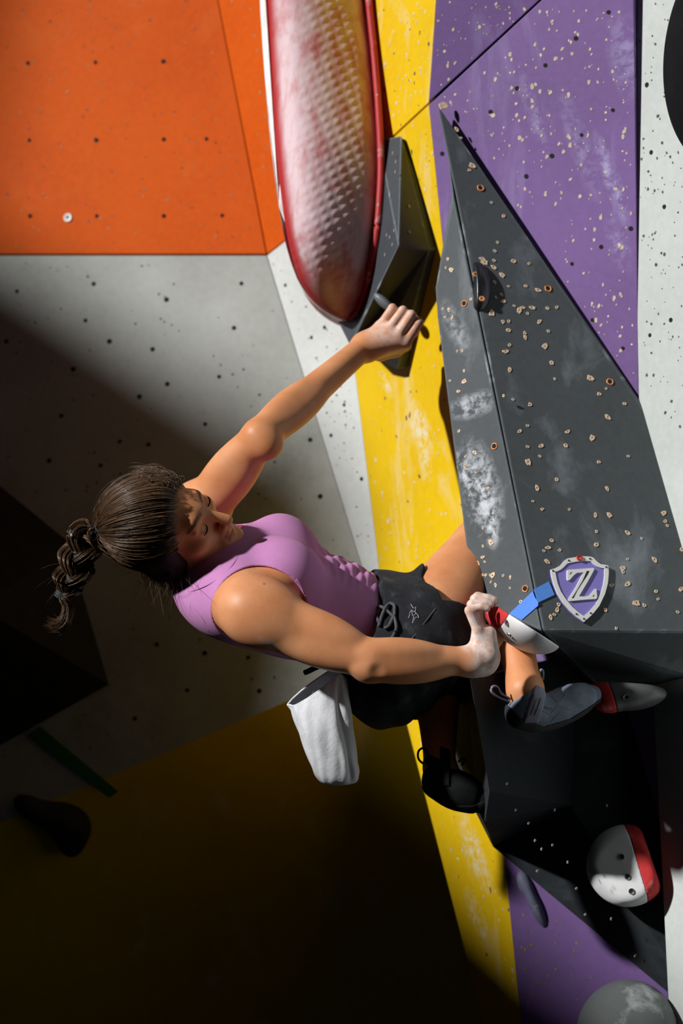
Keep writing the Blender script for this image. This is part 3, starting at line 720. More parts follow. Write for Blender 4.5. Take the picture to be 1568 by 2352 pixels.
def folds(p):
    t = (p - np.asarray(hemc, np.float32)) @ np.asarray(a_t, np.float32); l = (p - np.asarray(hemc, np.float32)) @ np.asarray(r_t, np.float32)
    w = np.clip((t + .17) / .06, 0, 1) * np.clip((.012 - t) / .05, 0, 1)
    return -.0020 * w * (np.sin(t * 150 + 5 * np.sin(l * 11) + l * 22) + .8 * np.sin(t * 260 - l * 40 + 4 * np.sin(l * 17 + t * 20))) * (.5 + .5 * np.sin(l * 23 + 2)) - .0014 * wob(p, 26, 3)
top.disp(folds)
top.cut(hemc, a_t + .12 * f_t, .003)
top.sub(f_cap(nb + a_t * .035 + f_t * .05, H(0, -.01, -.03), .078, .080), .004)
ahR = shR + r_t * .028 + a_t * .022
top.sub(f_ell(ahR, (.16, .098, .104), TA), .004)
ahL = shL - r_t * .02 + a_t * .02
top.sub(f_ell(ahL, (.11, .085, .092), TA), .004)
tme = top.mesh('tank_top', .0026, 1); tank = link('tank_top', tme, M['pink'], person); tank['label'] = 'sleeveless pink tank top'

sho = SDF()
sho.add(f_ell(pelv, (.180, .136, .135), TA), .03)
sho.add(f_ell(P(835, 1432, 4.675), (.146, .108, .10), TA), .05)
for q in (P(880, 1565, 4.64), P(890, 1545, 4.80)): sho.add(f_sph(q, .100), .05)
hemR = P(1012, 1408, 4.67); dR = nrm(knR - hipR)
sho.add(f_cap(hipR, hemR + dR * .03, .112, .098), .05)
hemL = P(1000, 1560, 4.96)
sho.add(f_cap(hipL, P(985, 1545, 4.93), .112, .092), .05)
sho.add(f_cap(P(960, 1545, 4.88), P(1000, 1640, 4.90), .095, .075), .04)
sho.cut(P(846, 1390, 4.66), -a_t - .10 * f_t, .003)
def hemcut(p):
    o1_ = np.asarray(P(968, 1296, 4.65), np.float32); n1_ = np.array([.945, .10, .318], np.float32); o2_ = np.asarray(P(1035, 1402, 4.65), np.float32); n2_ = np.array([.06, .25, .96], np.float32)
    d1_ = (p - o1_) @ n1_ + .004 * np.sin(p[:, 1] * 60); d2_ = (p - o2_) @ n2_
    return np.minimum(d1_, d2_).astype(np.float32)
sho.inter(hemcut)
sho.cut(P(1000, 1632, 4.85), np.array([.28, .2, -.9]), .003)
sho.sub(f_cap(hipR, knR, .086, .066), .003)
sho.disp(lambda p: (-.0035 * wob(p, 34, 5) - .002 * np.sin(p @ np.array([95., 20, 60], np.float32))).astype(np.float32))
sme = sho.mesh('shorts', .003, 1); shorts = link('shorts', sme, M['shorts'], person); shorts['label'] = 'black climbing shorts dusted with chalk'

# drawstring, seam and small stitched mark on the shorts
bvh_sh = bvh_of(sme)
def on_px(bvh, pts, off=.002, fallback=4.6):
    out = []
    for x, y in pts:
        l, n = hit(bvh, x, y)
        if l is None: continue
        out.append(l + n * off)
    return out
def surf_tube(name, bvh, pts, r, mat, par, off=.001, n=24, sides=6):
    q = on_px(bvh, pts, off)
    if len(q) < 2: return None
    return link(name, tube_mesh(name, spline(q, n), r, sides), mat, par)
for pts in ([(905, 1420), (880, 1398), (868, 1405), (872, 1432)], [(905, 1420), (908, 1395), (895, 1390), (880, 1410), (872, 1440)], [(905, 1418), (909, 1445), (900, 1470)], [(905, 1418), (893, 1440), (884, 1445)]):
    surf_tube('drawstring', bvh_sh, pts, .0036, M['cord'], shorts, .006)
surf_tube('seam', bvh_sh, [(1000, 1398), (975, 1430), (950, 1462), (930, 1482)], .0014, M['cord'], shorts, .0006)
M['thread'] = simple('stitch_thread', (.42, .43, .46), .8, .1, 60, 0)
for pts in ([(943, 1388), (950, 1398), (955, 1394), (952, 1407), (945, 1402), (940, 1410)], [(945, 1403), (948, 1415), (956, 1410), (962, 1420), (954, 1418), (950, 1430)], [(950, 1416), (947, 1432)], [(941, 1411), (938, 1420)], [(956, 1410), (951, 1404)]):
    surf_tube('stitched_mark', bvh_sh, pts, .0007, M['thread'], shorts, .0008, 14, 5)

# ------------------------------------------------------------------ hair
def hair_mat():
    m, nt, b = new_mat('hair_brown')
    a = N(nt, 'ShaderNodeVertexColor'); a.layer_name = 'tint'
    nt.links.new(a.outputs['Color'], b.inputs['Base Color'])
    b.inputs['Roughness'].default_value = .34; b.inputs['Specular IOR Level'].default_value = .6
    return m
M['hair'] = hair_mat()
M['hairbase'] = simple('hair_underlayer', (.018, .010, .006), .6, .3, 60, 0)
HC = np.array([0, -.012, .03]); HR = np.array([.074, .096, .085]) + .010
capS = SDF(); capS.add(f_ell(H(*HC), HR * HS, HA), 0)
hp0 = H(0, .075, .060); hn = nrm(fH * 1.0 - uH * .62)
capS.cut(hp0 - hn * .004, hn, .03)
capS.add(f_ell(H(.057, -.022, -.028), hr(.026, .046, .052), HA), .03); capS.add(f_ell(H(-.057, -.022, -.028), hr(.026, .046, .052), HA), .03)
hair_o = link('hair', capS.mesh('hair', .004, 2), M['hairbase'], person); hair_o['label'] = 'dark brown hair pulled back from the face'
def strands_mesh(name, paths, rads, cols, sides=3):
    V = []; Q = []; Ccol = []; base = 0
    ang = np.arange(sides) * 2 * math.pi / sides
    for p, r, c in zip(paths, rads, cols):
        n = len(p); t = np.gradient(p, axis=0); t /= np.linalg.norm(t, axis=1)[:, None] + 1e-9
        a = np.cross(t, [.21, .37, .9]); a /= np.linalg.norm(a, axis=1)[:, None] + 1e-9; b = np.cross(t, a)
        rr = r * np.clip(np.minimum(np.arange(n) + .6, (n - 1 - np.arange(n)) + .35) / 2, 0.15, 1)
        ring = p[:, None] + rr[:, None, None] * (np.cos(ang)[None, :, None] * a[:, None] + np.sin(ang)[None, :, None] * b[:, None])
        V.append(ring.reshape(-1, 3)); Ccol.append(np.tile(c, (n * sides, 1)))
        i = np.arange(n - 1)[:, None] * sides + np.arange(sides)[None]; j = np.arange(n - 1)[:, None] * sides + (np.arange(sides)[None] + 1) % sides
        Q.append(np.stack([i, j, j + sides, i + sides], -1).reshape(-1, 4) + base); base += n * sides
    me = quads_mesh(name, np.concatenate(V), np.concatenate(Q)); add_color(me, 'tint', np.concatenate(Ccol)); return me
def hcol(k=1.0):
    t = rng.random(); c = np.array([.040, .022, .012]) * (1 - t) + np.array([.135, .072, .036]) * t
    return c * (.6 + .8 * rng.random()) * k * .78
tieL = HR * nrm([.22, -.80, .52]) + HC                      # where the hair is gathered (head frame)
tieW = H(*tieL)
paths, rads, cols = [], [], []
Td = nrm([.22, -.80, .52])
def cap_path(p0, n=15, lift=0.0, wav=0.0):
    a = nrm(p0); w0 = math.acos(np.clip(np.dot(a, Td), -1, 1)); t = np.linspace(0, 1, n)
    d = (np.sin((1 - t) * w0)[:, None] * a + np.sin(t * w0)[:, None] * Td) / max(math.sin(w0), 1e-3)
    r = .905 + .105 * np.clip(t * 4.5, 0, 1) ** .6 + lift * np.sin(t * math.pi) ** .8 + .010 * np.sin(t * 3 + a[0] * 30) * wav
    loc = HC + d * r[:, None] * HR
    for u in (1, -1):                                      # lie over the fuller hair at the ears
        c = np.array([.057 * u, -.022, -.028]); q = (loc - c) / (np.array([.026, .046, .052]) + .003); ln = np.linalg.norm(q, axis=1)
        m_ = (ln < 1)[:, None]; loc = np.where(m_, c + (loc - c) / np.maximum(ln, .2)[:, None], loc)
    return np.array([H(*q) for q in loc])
cnt = 0
while cnt < 3200:
    d = nrm(rng.normal(size=3)); loc = HC + d * HR
    w = np.array(H(*loc)); side = np.dot(w - hp0, hn)
    low = loc[2] < (-.082 if abs(loc[0]) > .03 else -.06)
    if side > (.002 + .012 * rng.random() ** 2) * HS or low: continue
    if side < -.035 and rng.random() < .55: continue
    if np.dot(d, Td) > .96: continue
    clump = 0.5 + .5 * math.sin(d[0] * 40 + d[2] * 31)
    paths.append(cap_path(d, 15, .02 + .035 * rng.random() * (.4 + clump * .6), 1.0)); rads.append(.0008 + .0007 * rng.random()); cols.append(hcol(.65 + .7 * clump)); cnt += 1
# hairline wisps over the temple, nape wisps and flyaways
for _ in range(280):
    d = nrm(np.array([rng.uniform(.25, 1), rng.uniform(-.7, .35), rng.uniform(-1.0, -.45)])); p0 = H(*(HC + d * HR * 1.0))
    dirn = nrm(-uH * .55 + rH * .35 - fH * rng.uniform(-.2, .7) + rng.normal(size=3) * .3); L = rng.uniform(.025, .095)
    t = np.linspace(0, 1, 9)[:, None]; cur = rng.normal(size=3) * .02
    paths.append(p0 + dirn * L * t + cur * t * t); rads.append(.00042); cols.append(hcol(1.2))
for _ in range(170):
    d = nrm(np.array([rng.uniform(-1, .9), rng.uniform(-.6, .75), rng.uniform(-.1, 1)])); p = cap_path(d, 12, .02 + .16 * rng.random() ** 2, 2.0)
    if np.dot(np.array(H(*(HC + d * HR))) - hp0, hn) > .02: continue
    paths.append(p + rng.normal(size=3) * .002); rads.append(.00035); cols.append(hcol(1.2))
for _ in range(260):                                       # frizzy tuft above the forehead
    d = nrm(np.array([rng.uniform(-.75, -.1), rng.uniform(.35, .8), rng.uniform(.25, .8)])); p0 = H(*(HC + d * HR * 1.0))
    n0 = nrm(-rH * .6 + uH * .5 + fH * .1 + rng.normal(size=3) * .35); L = rng.uniform(.02, .05); t = np.linspace(0, 1, 9)[:, None]
    back = nrm(-fH + uH * .3)
    paths.append(p0 + n0 * L * t * (1.2 - .7 * t) + back * L * t * t + rng.normal(size=3) * .006 * t); rads.append(.0005); cols.append(hcol(1.2))
link('hair_strand', strands_mesh('hair_strand', paths, rads, cols), M['hair'], hair_o)['kind'] = 'stuff'

# braid: three interlaced ropes along a hanging centre line, then a curled tail
cl = spline([P(226, 1223, tieW[1] + .0), P(195, 1240, tieW[1]), P(178, 1290, tieW[1] - .005), P(160, 1335, tieW[1] - .005), P(142, 1368, tieW[1])], 60)
tang = np.gradient(cl, axis=0); tang /= np.linalg.norm(tang, axis=1)[:, None]
e1 = np.cross(tang, [0, -1, 0]); e1 /= np.linalg.norm(e1, axis=1)[:, None]; e2 = np.cross(tang, e1)
braid = link('braid', tube_mesh('braid', cl, np.interp(np.linspace(0, 1, 60), [0, .1, .4, .8, 1], [.010, .014, .016, .012, .008]), 12), M['hairbase'], person); braid['label'] = 'short braided brown ponytail'
bp, brd, bc_ = [], [], []
wid = np.interp(np.linspace(0, 1, 60), [0, .12, .4, .8, 1], [.006, .023, .026, .020, .006])
for k in range(3):
    ph = 2 * math.pi * k / 3; s = np.linspace(0, 1, 60); th = s * 2 * math.pi * 1.25 + ph
    cx = np.sin(th) * wid; cy = np.sin(2 * th) * wid * .62
    core = cl + e1 * cx[:, None] + e2 * cy[:, None]
    rk = wid * .66 + .003
    for j in range(120):
        a = rng.uniform(0, 2 * math.pi); q = math.sqrt(rng.uniform(.35, 1.05)); tw = 1.5 * s
        pth = core + rk[:, None] * q * (np.cos(a + tw)[:, None] * e1 + np.sin(a + tw)[:, None] * e2)
        bp.append(pth[::2]); brd.append(.0011); bc_.append(hcol(1.15))
tc0 = cl[-1]
for j in range(230):                                       # curled tail end
    r0 = rng.uniform(.012, .028); a0 = rng.uniform(-.3, .3); t = np.linspace(0, 1, 14); off = rng.normal(size=3) * .005
    an = 0.35 + t * rng.uniform(2.2, 3.6)
    c = tc0 + np.array([-.012, 0, -.030])
    pth = np.stack([c[0] + (r0 + .006) * np.sin(an) * 1.0, np.full(14, c[1]) + off[1] * 2, c[2] + (r0 + .012) * np.cos(an)], 1) + off * t[:, None]
    pth[0] = tc0 + off * .6; bp.append(pth); brd.append(.0008); bc_.append(hcol(1.35))
for j in range(14):
    t = np.linspace(0, 1, 10)[:, None]; i0 = rng.integers(15, 45); d = nrm(np.array([-1, 0, -.25]) + rng.normal(size=3) * .35)
    bp.append(cl[i0] + d * t * rng.uniform(.03, .09) + np.array([0, 0, -.03]) * t * t); brd.append(.00035); bc_.append(hcol())
link('braid_strand', strands_mesh('braid_strand', bp, brd, bc_), M['hair'], braid)['kind'] = 'stuff'
M['tie'] = simple('elastic_black', (.018, .022, .028), .7, .3, 200, .4); M['tie2'] = simple('elastic_teal', (.045, .065, .065), .8, .4, 200, .4)
for name, c, tdir, r, m in (('hair_tie', cl[1], tang[1], .016, M['tie']), ('hair_tie', cl[-2], tang[-2], .0125, M['tie2'])):
    a = nrm(np.cross(tdir, [0, -1, 0])); b = np.cross(tdir, a); pts = []
    for i in range(90):
        t = i / 90 * 2 * math.pi * 3; pts.append(c + tdir * (i / 90 - .5) * .014 + (r + .0012 * math.sin(i * 1.9)) * (math.cos(t) * a + math.sin(t) * b))
    link(name, tube_mesh('hair_tie', pts, .0026, 6), m, person)

# ------------------------------------------------------------------ climbing shoes
def shoe_mat(name, c, chalk, amt, spec=.3):
    m, nt, b = new_mat(name)
    base = mix(nt, ramp(nt, noise(nt, 26, 6, .6), [(.42, 0.0), (.72, amt)]), c, chalk)
    nt.links.new(base, b.inputs['Base Color']); b.inputs['Roughness'].default_value = .75; b.inputs['Specular IOR Level'].default_value = spec; bump(nt, b, noise(nt, 600, 3), .3, .0008); return m
M['shoeup'] = shoe_mat('grey_blue_suede', (.13, .17, .24), (.34, .38, .45), .7)
M['sole'] = shoe_mat('black_rubber', (.020, .020, .022), (.06, .062, .066), .5)
M['strap'] = simple('lilac_grey_webbing', (.22, .22, .30), .7, .12, 60, .4, bscale=500)
M['shoeblk'] = shoe_mat('black_suede', (.008, .009, .009), (.016, .022, .022), .5, .08)  # trailing shoe: the body's shadow is put into this near-black colour
def make_shoe(spec, mats, label):
    Y0, Y1 = spec['Y']; X0, X1 = spec['X']
    yd = lambda x: Y0 + (Y1 - Y0) * (x - X0) / (X1 - X0)
    Q = lambda x, y: P(x, y, yd(x))
    k = Y0 / F
    up = SDF()
    def shape(s, g):
        s.add(f_tube([Q(x, y) for x, y, r in spec['foot']], [r * k + g for x, y, r in spec['foot']], 14), .0)
        if 'ankle' in spec:
            (xa, ya, ra), (xb, yb, rb) = spec['ankle']; s.add(f_cap(Q(xa, ya), Q(xb, yb), ra * k + g, rb * k + g), .015)
    shape(up, .002)
    if 'collar' in spec:
        (x, y), nn = spec['collar']; up.cut(Q(x, y), np.array([nn[0], 0, nn[1]]), .004)
    ume = up.mesh('climbing_shoe', .0022, 1)
    root = link('climbing_shoe', ume, mats[0], person); root['label'] = label
    so = SDF(); shape(so, .0045)
    lines = spec['sole']
    def below(p):
        x = 784 + p[:, 0] / p[:, 1] * F; y = 1176 - (p[:, 2] - ZC) / p[:, 1] * F
        yl = np.interp(x, [l[0] for l in lines], [l[1] for l in lines]); return ((yl - y) * k).astype(np.float32)
    so.inter(below, .003)
    link('sole', so.mesh('sole', .0025, 1), mats[1], root)
    st = SDF(); shape(st, .0055); (cx, cy), (nx_, ny_), hw, yb = spec['strap']
    nn = nrm([nx_, 0, -ny_]); c = Q(cx, cy)
    st.cut(c + nn * hw * k, nn, .002); st.cut(c - nn * hw * k, -nn, .002); st.cut(Q(cx, yb), [0, 0, -1], .002)
    link('strap', st.mesh('strap', .0022, 1), mats[2], root)
    for pts in spec['loops']:
        link('pull_loop', tube_mesh('pull_loop', spline([Q(*p) for p in pts], 26), .0026, 8), mats[2], root)
    return root, bvh_of(ume)
shR_o, shR_b = make_shoe(dict(Y=(4.555, 4.66), X=(1170, 1372), foot=[(1196, 1638, 33), (1225, 1640, 38), (1265, 1632, 40), (1310, 1612, 39), (1340, 1600, 32), (1358, 1596, 21)],
    ankle=((1206, 1598, 40), (1214, 1622, 40)), collar=((1205, 1588), (-.62, .80)), sole=[(1150, 1612), (1170, 1622), (1200, 1650), (1250, 1668), (1310, 1650), (1350, 1625), (1385, 1600)],
    strap=((1231, 1602), (.95, .30), 17, 1656), loops=[[(1170, 1612), (1145, 1602), (1128, 1588), (1131, 1577), (1142, 1578), (1150, 1592), (1172, 1606)], [(1238, 1560), (1239, 1545), (1243, 1538), (1247, 1544), (1246, 1562)]]),
    (M['shoeup'], M['sole'], M['strap']), 'worn grey-blue climbing shoe on the raised foot')
for pts in ([(1240, 1628), (1262, 1640), (1270, 1632), (1285, 1622), (1310, 1630), (1340, 1628)], [(1262, 1668), (1270, 1652), (1285, 1640), (1300, 1640), (1330, 1634), (1352, 1618)], [(1268, 1602), (1272, 1580), (1290, 1585), (1298, 1598), (1280, 1612), (1268, 1602)]):
    surf_tube('stitching', shR_b, pts, .0011, M['strap'], shR_o, .0002, 30, 5)
make_shoe(dict(Y=(4.70, 4.68), X=(975, 1115), foot=[(1010, 1795, 36), (1035, 1808, 42), (1065, 1820, 42), (1090, 1833, 34), (1103, 1838, 25)],
    ankle=((1008, 1752, 32), (1012, 1790, 38)), collar=((1012, 1742), (.35, .93)), sole=[(950, 1790), (985, 1815), (1010, 1840), (1050, 1850), (1085, 1850), (1130, 1830)],
    strap=((1020, 1765), (.98, .05), 12, 1800), loops=[[(980, 1760), (962, 1745), (960, 1728), (968, 1719), (978, 1722), (984, 1745)], [(1052, 1750), (1062, 1742), (1066, 1746), (1060, 1758)]]),
    (M['shoeblk'], M['shoeblk'], M['shoeblk']), 'dark climbing shoe on the trailing foot')

# ------------------------------------------------------------------ dark faceted volume behind the long hold
def thing(name, label, cat, loc):
    o = bpy.data.objects.new(name, None); COL.objects.link(o); o.location = tuple(loc); o.empty_display_size = .05
    bpy.context.view_layer.update(); return tag(o, label, cat)
def put(root, name, me, Mw):
    o = bpy.data.objects.new(name, me); COL.objects.link(o); o.parent = root; o.matrix_local = root.matrix_world.inverted() @ Mw; return o
ga_, gb_ = PL_YU.at(880, 322, .012), PL_YU.at(932, 312, .012)
gc, gt = PL_Y.at(1003, 572, .02), PL_Y.at(938, 848, .03)
gm, gl2, gl = P(915, 565, 4.93), P(803, 793, 5.20), P(762, 712, 5.34)
gq = P(858, 818, 5.17)
back = [ga_ + np.array([0, .05, 0]), gb_ + np.array([0, .05, 0]), PL_Y.at(1000, 572, -.02), PL_Y.at(935, 840, -.02), PL_Y.at(860, 815, -.01), PL_Y.at(790, 760, -.02)]
gem = thing('climbing_volume', 'dark faceted volume behind the long red hold, gripped by the upper hand', 'volume', gm)
gv = [ga_, gb_, gc, gt, gq, gl2, gl, gm] + back
poly_solid('volume_body', gv, [[0, 7, 5, 6], [0, 1, 7], [1, 2, 7], [7, 2, 3, 4, 5], [0, 8, 9, 1], [1, 9, 10, 2], [2, 10, 11, 3], [3, 11, 12, 4], [4, 12, 13, 5], [5, 13, 6], [6, 13, 8, 0], [8, 13, 12, 11, 10, 9]], M['gem'], gem, .004, 2, M['worn'])
PL_GU = Plane(gb_, gc, gm); PL_GL = Plane(ga_, gm, gl2)
for x, y in ((938, 474), (939, 533)): put(gem, 'bolt_hole', sh[0], frame_on(PL_GU.at(x, y, .001), PL_GU.n))
for i, (x, y) in enumerate([(902, 352), (909, 372), (908, 395), (896, 450), (888, 540), (895, 545), (901, 562), (884, 585), (905, 530), (786, 738), (793, 742), (790, 750), (795, 750)]):
    o = put(gem, 'scratch', disc_me('scratch', .0042, M['chip'], 6, .3, .0006) if i == 0 else sc_me, frame_on(PL_GL.at(x, y, .0008), PL_GL.n) @ Matrix.Diagonal((.28, 1, 1, 1)))
    sc_me = o.data
# clear-topped small edge under the fingers
cs = SDF(); cs.add(f_ell(P(884, 697, 5.055), (.034, .020, .012), np.array([nrm([.75, 0, -.66]), [0, 1, 0], nrm([.66, 0, .75])])), 0)
M['clear'] = simple('smoky_resin', (.16, .18, .20), .4, .1, 40, 0, spec=.5)
lip_o = link('small_hold', cs.mesh('small_hold', .0015, 1), M['clear']); tag(lip_o, 'small smoky lens-shaped hold under the upper hand', 'climbing hold')

# ------------------------------------------------------------------ the long red hold
CY0 = 5.10
ys = [-420, -200, 0, 100, 200, 330, 400, 500, 560, 610, 650, 690, 712, 726, 734, 737]
xl_ = [612, 609, 611, 616, 622, 632, 639, 652, 662, 675, 690, 716, 742, 765, 783, 797]
xr_ = [828, 842, 853, 864, 873, 881, 882, 876, 869, 860, 852, 841, 831, 820, 811, 803]
XL = lambda y: np.interp(y, ys, xl_); XR = lambda y: np.interp(y, ys, xr_)
def long_hold():
    root = thing('climbing_hold', 'giant elongated red hold caked in white chalk at the top of the wall', 'climbing hold', P(745, 300, CY0))
    nv, ns = 460, 150
    tt = np.linspace(0, 1, nv); yy = -400 + 1136 * (1 - (1 - tt) ** 1.7)
    ker = np.ones(25) / 25
    XLs = np.convolve(np.pad(XL(yy), 12, 'edge'), ker, 'valid'); XRs = np.convolve(np.pad(XR(yy), 12, 'edge'), ker, 'valid')
    base = []
    for x, y in zip(XRs, yy):
        d = [PL_YU.at(x, y)[1] if y < 340 else PL_Y.at(x, y)[1]]
        if y > 330: d.append(PL_GL.at(x, y)[1])
        base.append(min(d) - .012)
    base = np.array(base); ky = [-400, -100, 150, 420, 600, 736]; base = np.interp(yy, ky, [np.interp(k, yy, base) for k in ky]); base = np.convolve(np.pad(base, 50, 'edge'), np.ones(101) / 101, 'valid')
    YB = lambda y: float(np.interp(y, yy, base))
    s_ = np.linspace(0, 1, ns); rimw = np.minimum(15, (XRs - XLs) * .25)
    X = XLs[:, None] + (XRs - rimw - XLs)[:, None] * s_[None]
    Yp = np.repeat(yy[:, None], ns, 1)
    # rows sag towards the lower end so that they follow the rounded tip
    hm = .085 * np.sqrt(np.clip(1 - np.clip((yy - 250) / 492, 0, 1) ** 2.4, 0, 1))
    prof = np.sin(math.pi * s_ ** .62); h = hm[:, None] * prof[None]
    h = h - .012 * sm(s_, .86, 1.0)[None] * (hm[:, None] / .085)
    msk = sm(X, 655, 735) * (1 - sm(s_, .80, .93))[None] * (1 - sm(yy, 590, 640))[:, None]
    lowm = sm(yy, 545, 575)[:, None] * (1 - sm(yy, 610, 650))[:, None] * sm(X, 700, 720) * (1 - sm(s_, .6, .8))[None]
    a = (X * .62 + Yp * 1.0) * 2 * math.pi / 23; b = (X * 1.0 - Yp * .35) * 2 * math.pi / 26
    lump = np.cos(a) * .62 + np.cos(b) * .38 + .35 * np.cos(a) * np.cos(b)
    h = h + .0009 * np.maximum(msk, lowm) * lump * (.7 + .5 * sm(s_, .3, .7)[None])
    Yw = base[:, None] - h
    V = np.stack([(X - 784) / F * Yw, Yw, ZC - (Yp - 1176) / F * Yw], -1).reshape(-1, 3)
    i = np.arange(nv - 1)[:, None] * ns + np.arange(ns - 1)[None]
    Q = np.stack([i, i + ns, i + ns + 1, i + 1], -1).reshape(-1, 4)
    me = quads_mesh('grip_face', V, Q)
    ck = sm(X - XLs[:, None], 6, 34) * (1 - .6 * sm(yy, 580, 700))[:, None] * (1 - .35 * sm(s_, .80, .99))[None] * 1.25 + .18 * msk * lump
    add_color(me, 'chalk', np.clip(ck, 0, 1).reshape(-1))
    m, nt, bs = new_mat('red_resin_chalked')
    at = N(nt, 'ShaderNodeVertexColor'); at.layer_name = 'chalk'
    st = ramp(nt, noise(nt, 22, 6, .65, stretch=((1, 1, .16),)), [(.32, .35), (.56, 1.0)])
    st2 = ramp(nt, noise(nt, 12, 5, .6), [(.30, .45), (.52, 1.0)])
    mm = N(nt, 'ShaderNodeMath', operation='MULTIPLY'); nt.links.new(st, mm.inputs[0]); nt.links.new(st2, mm.inputs[1])
    m2 = N(nt, 'ShaderNodeMath', operation='MULTIPLY'); nt.links.new(mm.outputs[0], m2.inputs[0]); nt.links.new(at.outputs['Color'], m2.inputs[1])
    m3 = N(nt, 'ShaderNodeMath', operation='MULTIPLY'); nt.links.new(m2.outputs[0], m3.inputs[0]); m3.inputs[1].default_value = 1.15; m3.use_clamp = True
    nt.links.new(mix(nt, m3.outputs[0], srgb(176, 36, 38), srgb(216, 188, 195)), bs.inputs['Base Color'])
    bs.inputs['Roughness'].default_value = .6; bump(nt, bs, noise(nt, 420, 3), .45, .0012)
    link('grip_face', me, m, root)
    M['red'] = wall_mat('red_resin', srgb(176, 46, 48), chalk=srgb(222, 190, 194), amt=.9, dirt=srgb(140, 34, 36), damt=.4, rough=.5, patch=14)
    # rim: rounded lip along the right side and round the tip
    rp = [P(x - 7, y, YB(y) - .004) for x, y in zip(XRs[::6], yy[::6]) if y < 715]
    rp += [P(x, y, YB(y) - .004) for x, y in ((822, 716), (810, 726), (796, 729), (782, 725), (770, 718))]
    rim = link('rim', tube_mesh('rim', spline(rp, 120), np.concatenate([np.full(108, .0085), np.linspace(.0085, .002, 12)]), 12), M['red'], root); rim['label'] = 'raised red lip'
    # back block reaching the wall
    outl = [(x + 2, y) for x, y in zip(XLs[::14], yy[::14])] + [(800, 736)] + [(x - 2, y) for x, y in zip(XRs[::-14], yy[::-14])]
    slab('back_block', [P(x, y, YB(y) + .001) for x, y in outl], np.array([0, -1, 0.]), .20, M['red'], root)
    wl = np.interp(yy, [-400, 0, 300, 520, 640, 700], [15, 15, 11, 8, 4, 1])
    outw = [(x - w, y) for x, w, y in zip(XLs[::14], wl[::14], yy[::14])] + [(x + 14, y) for x, y in zip(XLs[::-14], yy[::-14])]
    bp_ = slab('back_plate', [P(x, y, YB(y) + .004) for x, y in outw], np.array([0, -1, 0.]), .05, simple('white_plate', (.86, .86, .86), .5), root); bp_['label'] = 'white edge strip'
    for x, y in ((865, 219), (868, 470), (847, 628)):
        put(root, 'screw', shs[1], frame_on(P(x, y, YB(y) - .0125), [-.3, -1, 0]))
long_hold()

# ------------------------------------------------------------------ red and white screw-on holds
M['holdw'] = simple('pale_resin', (.74, .75, .77), .42, .06, 30, .15, bscale=700, spec=.5)
M['holdr'] = wall_mat('red_grip', srgb(196, 52, 54), chalk=srgb(232, 196, 196), amt=.6, dirt=srgb(160, 34, 36), damt=.4, rough=.75, patch=20)
bolt_me = ring_hole_me('bolt', .0072, .0034, M['steel'], M['hole'], 14, 0.0, h=.0022)
M['holdg'] = simple('dark_grey_resin', (.085, .09, .09), .4, .1, 30, .15, bscale=700, spec=.5)
def split_hold(label, build, splane, sn, bolts, res=.002, pm='holdw'):
    root = thing('climbing_hold', label, 'climbing hold', splane)
    a = SDF(); build(a); a.cut(splane, -np.asarray(sn), .0015); b = SDF(); build(b); b.cut(splane, sn, .0015)
    wm_ = a.mesh('pale_part', res, 1); link('pale_part' if pm == 'holdw' else 'grey_part', wm_, M[pm], root); g_ = link('grip_part', b.mesh('grip_part', res, 1), M['holdr'], root); g_['label'] = 'chalky red grip end'
    bv_ = bvh_of(wm_)
    for x, y in bolts:
        l, n = hit(bv_, x, y)
        if l is not None: put(root, 'bolt', bolt_me, frame_on(l + n * .0004, n))
    return root
def fr(dx, dy, tilt=0.0):
    a = nrm([dx, tilt, -dy]); b = nrm(np.cross(a, [0, 1, 0])); return np.array([a, np.cross(b, a), b])
def h1(s):
    A = fr(163, 106, .10)
    yb_ = PL_L.at(1190, 1420)[1]
    s.add(f_ell(P(1200, 1428, yb_ - .02), (.090, yb_ - 4.385, .055), A), 0)
    s.cut(P(1196, 1428, yb_ - .09), A[2] * (1 if A[2][2] > 0 else -1), .003)
split_hold('red and pale grey crescent hold squeezed by the lower hand', h1, P(1160, 1406, 4.50), [.9, 0, -.42], [(1164, 1431), (1170, 1458)])
def h2(s):
    s.add(f_ell(P(1432, 1590, 4.70), (.078, .058, .040), fr(1, .02, .03)), 0)
    s.add(f_ell(P(1395, 1604, 4.69), (.030, .04, .030)), .02)
    s.add(f_ell(P(1480, 1598, 4.72), (.048, .03, .022), fr(1, -.12, .0)), .02)
    s.cut(P(1420, 1570, 4.68), [.05, .2, 1], .003)
split_hold('red and dark grey foothold under the toe of the raised shoe', h2, P(1403, 1600, 4.7), [.95, 0, .3], [(1437, 1601)], pm='holdg')
def h3(s):
    s.add(f_ell(P(1440, 1988, 4.80), (.090, .085, .090), fr(.93, .35)), 0)
    s.cut(P(1508, 2010, 4.75), [.95, -.1, .33], .014); s.cut(P(1425, 1914, 4.75), [.1, -.3, 1], .008)
    s.cut(P(1440, 1985, 4.746), [-.22, -1, .06], .010); s.cut(P(1375, 2020, 4.76), [-.75, -.6, -.5], .01)
split_hold('pale rounded hold with red right side and three bolts low on the dark volume', h3, P(1464, 1985, 4.75), [-.93, .0, -.27], [(1427, 1968), (1441, 2014), (1450, 2047)])
big4 = SDF(); big4.add(f_ell(P(1440, 2372, 4.78), (.11, .12, .115), fr(.9, .45)), 0); big4.sub(f_ell(P(1400, 2250, 4.66), (.09, .05, .03), fr(.8, .5)), .02)
h4 = link('climbing_hold', big4.mesh('climbing_hold', .003, 1), wall_mat('white_resin', (.16, .18, .18), chalk=(.62, .66, .68), amt=.9, dirt=(.05, .06, .06), damt=.9, patch=10)); tag(h4, 'big round whitish hold cut off by the bottom edge of the photo', 'climbing hold')
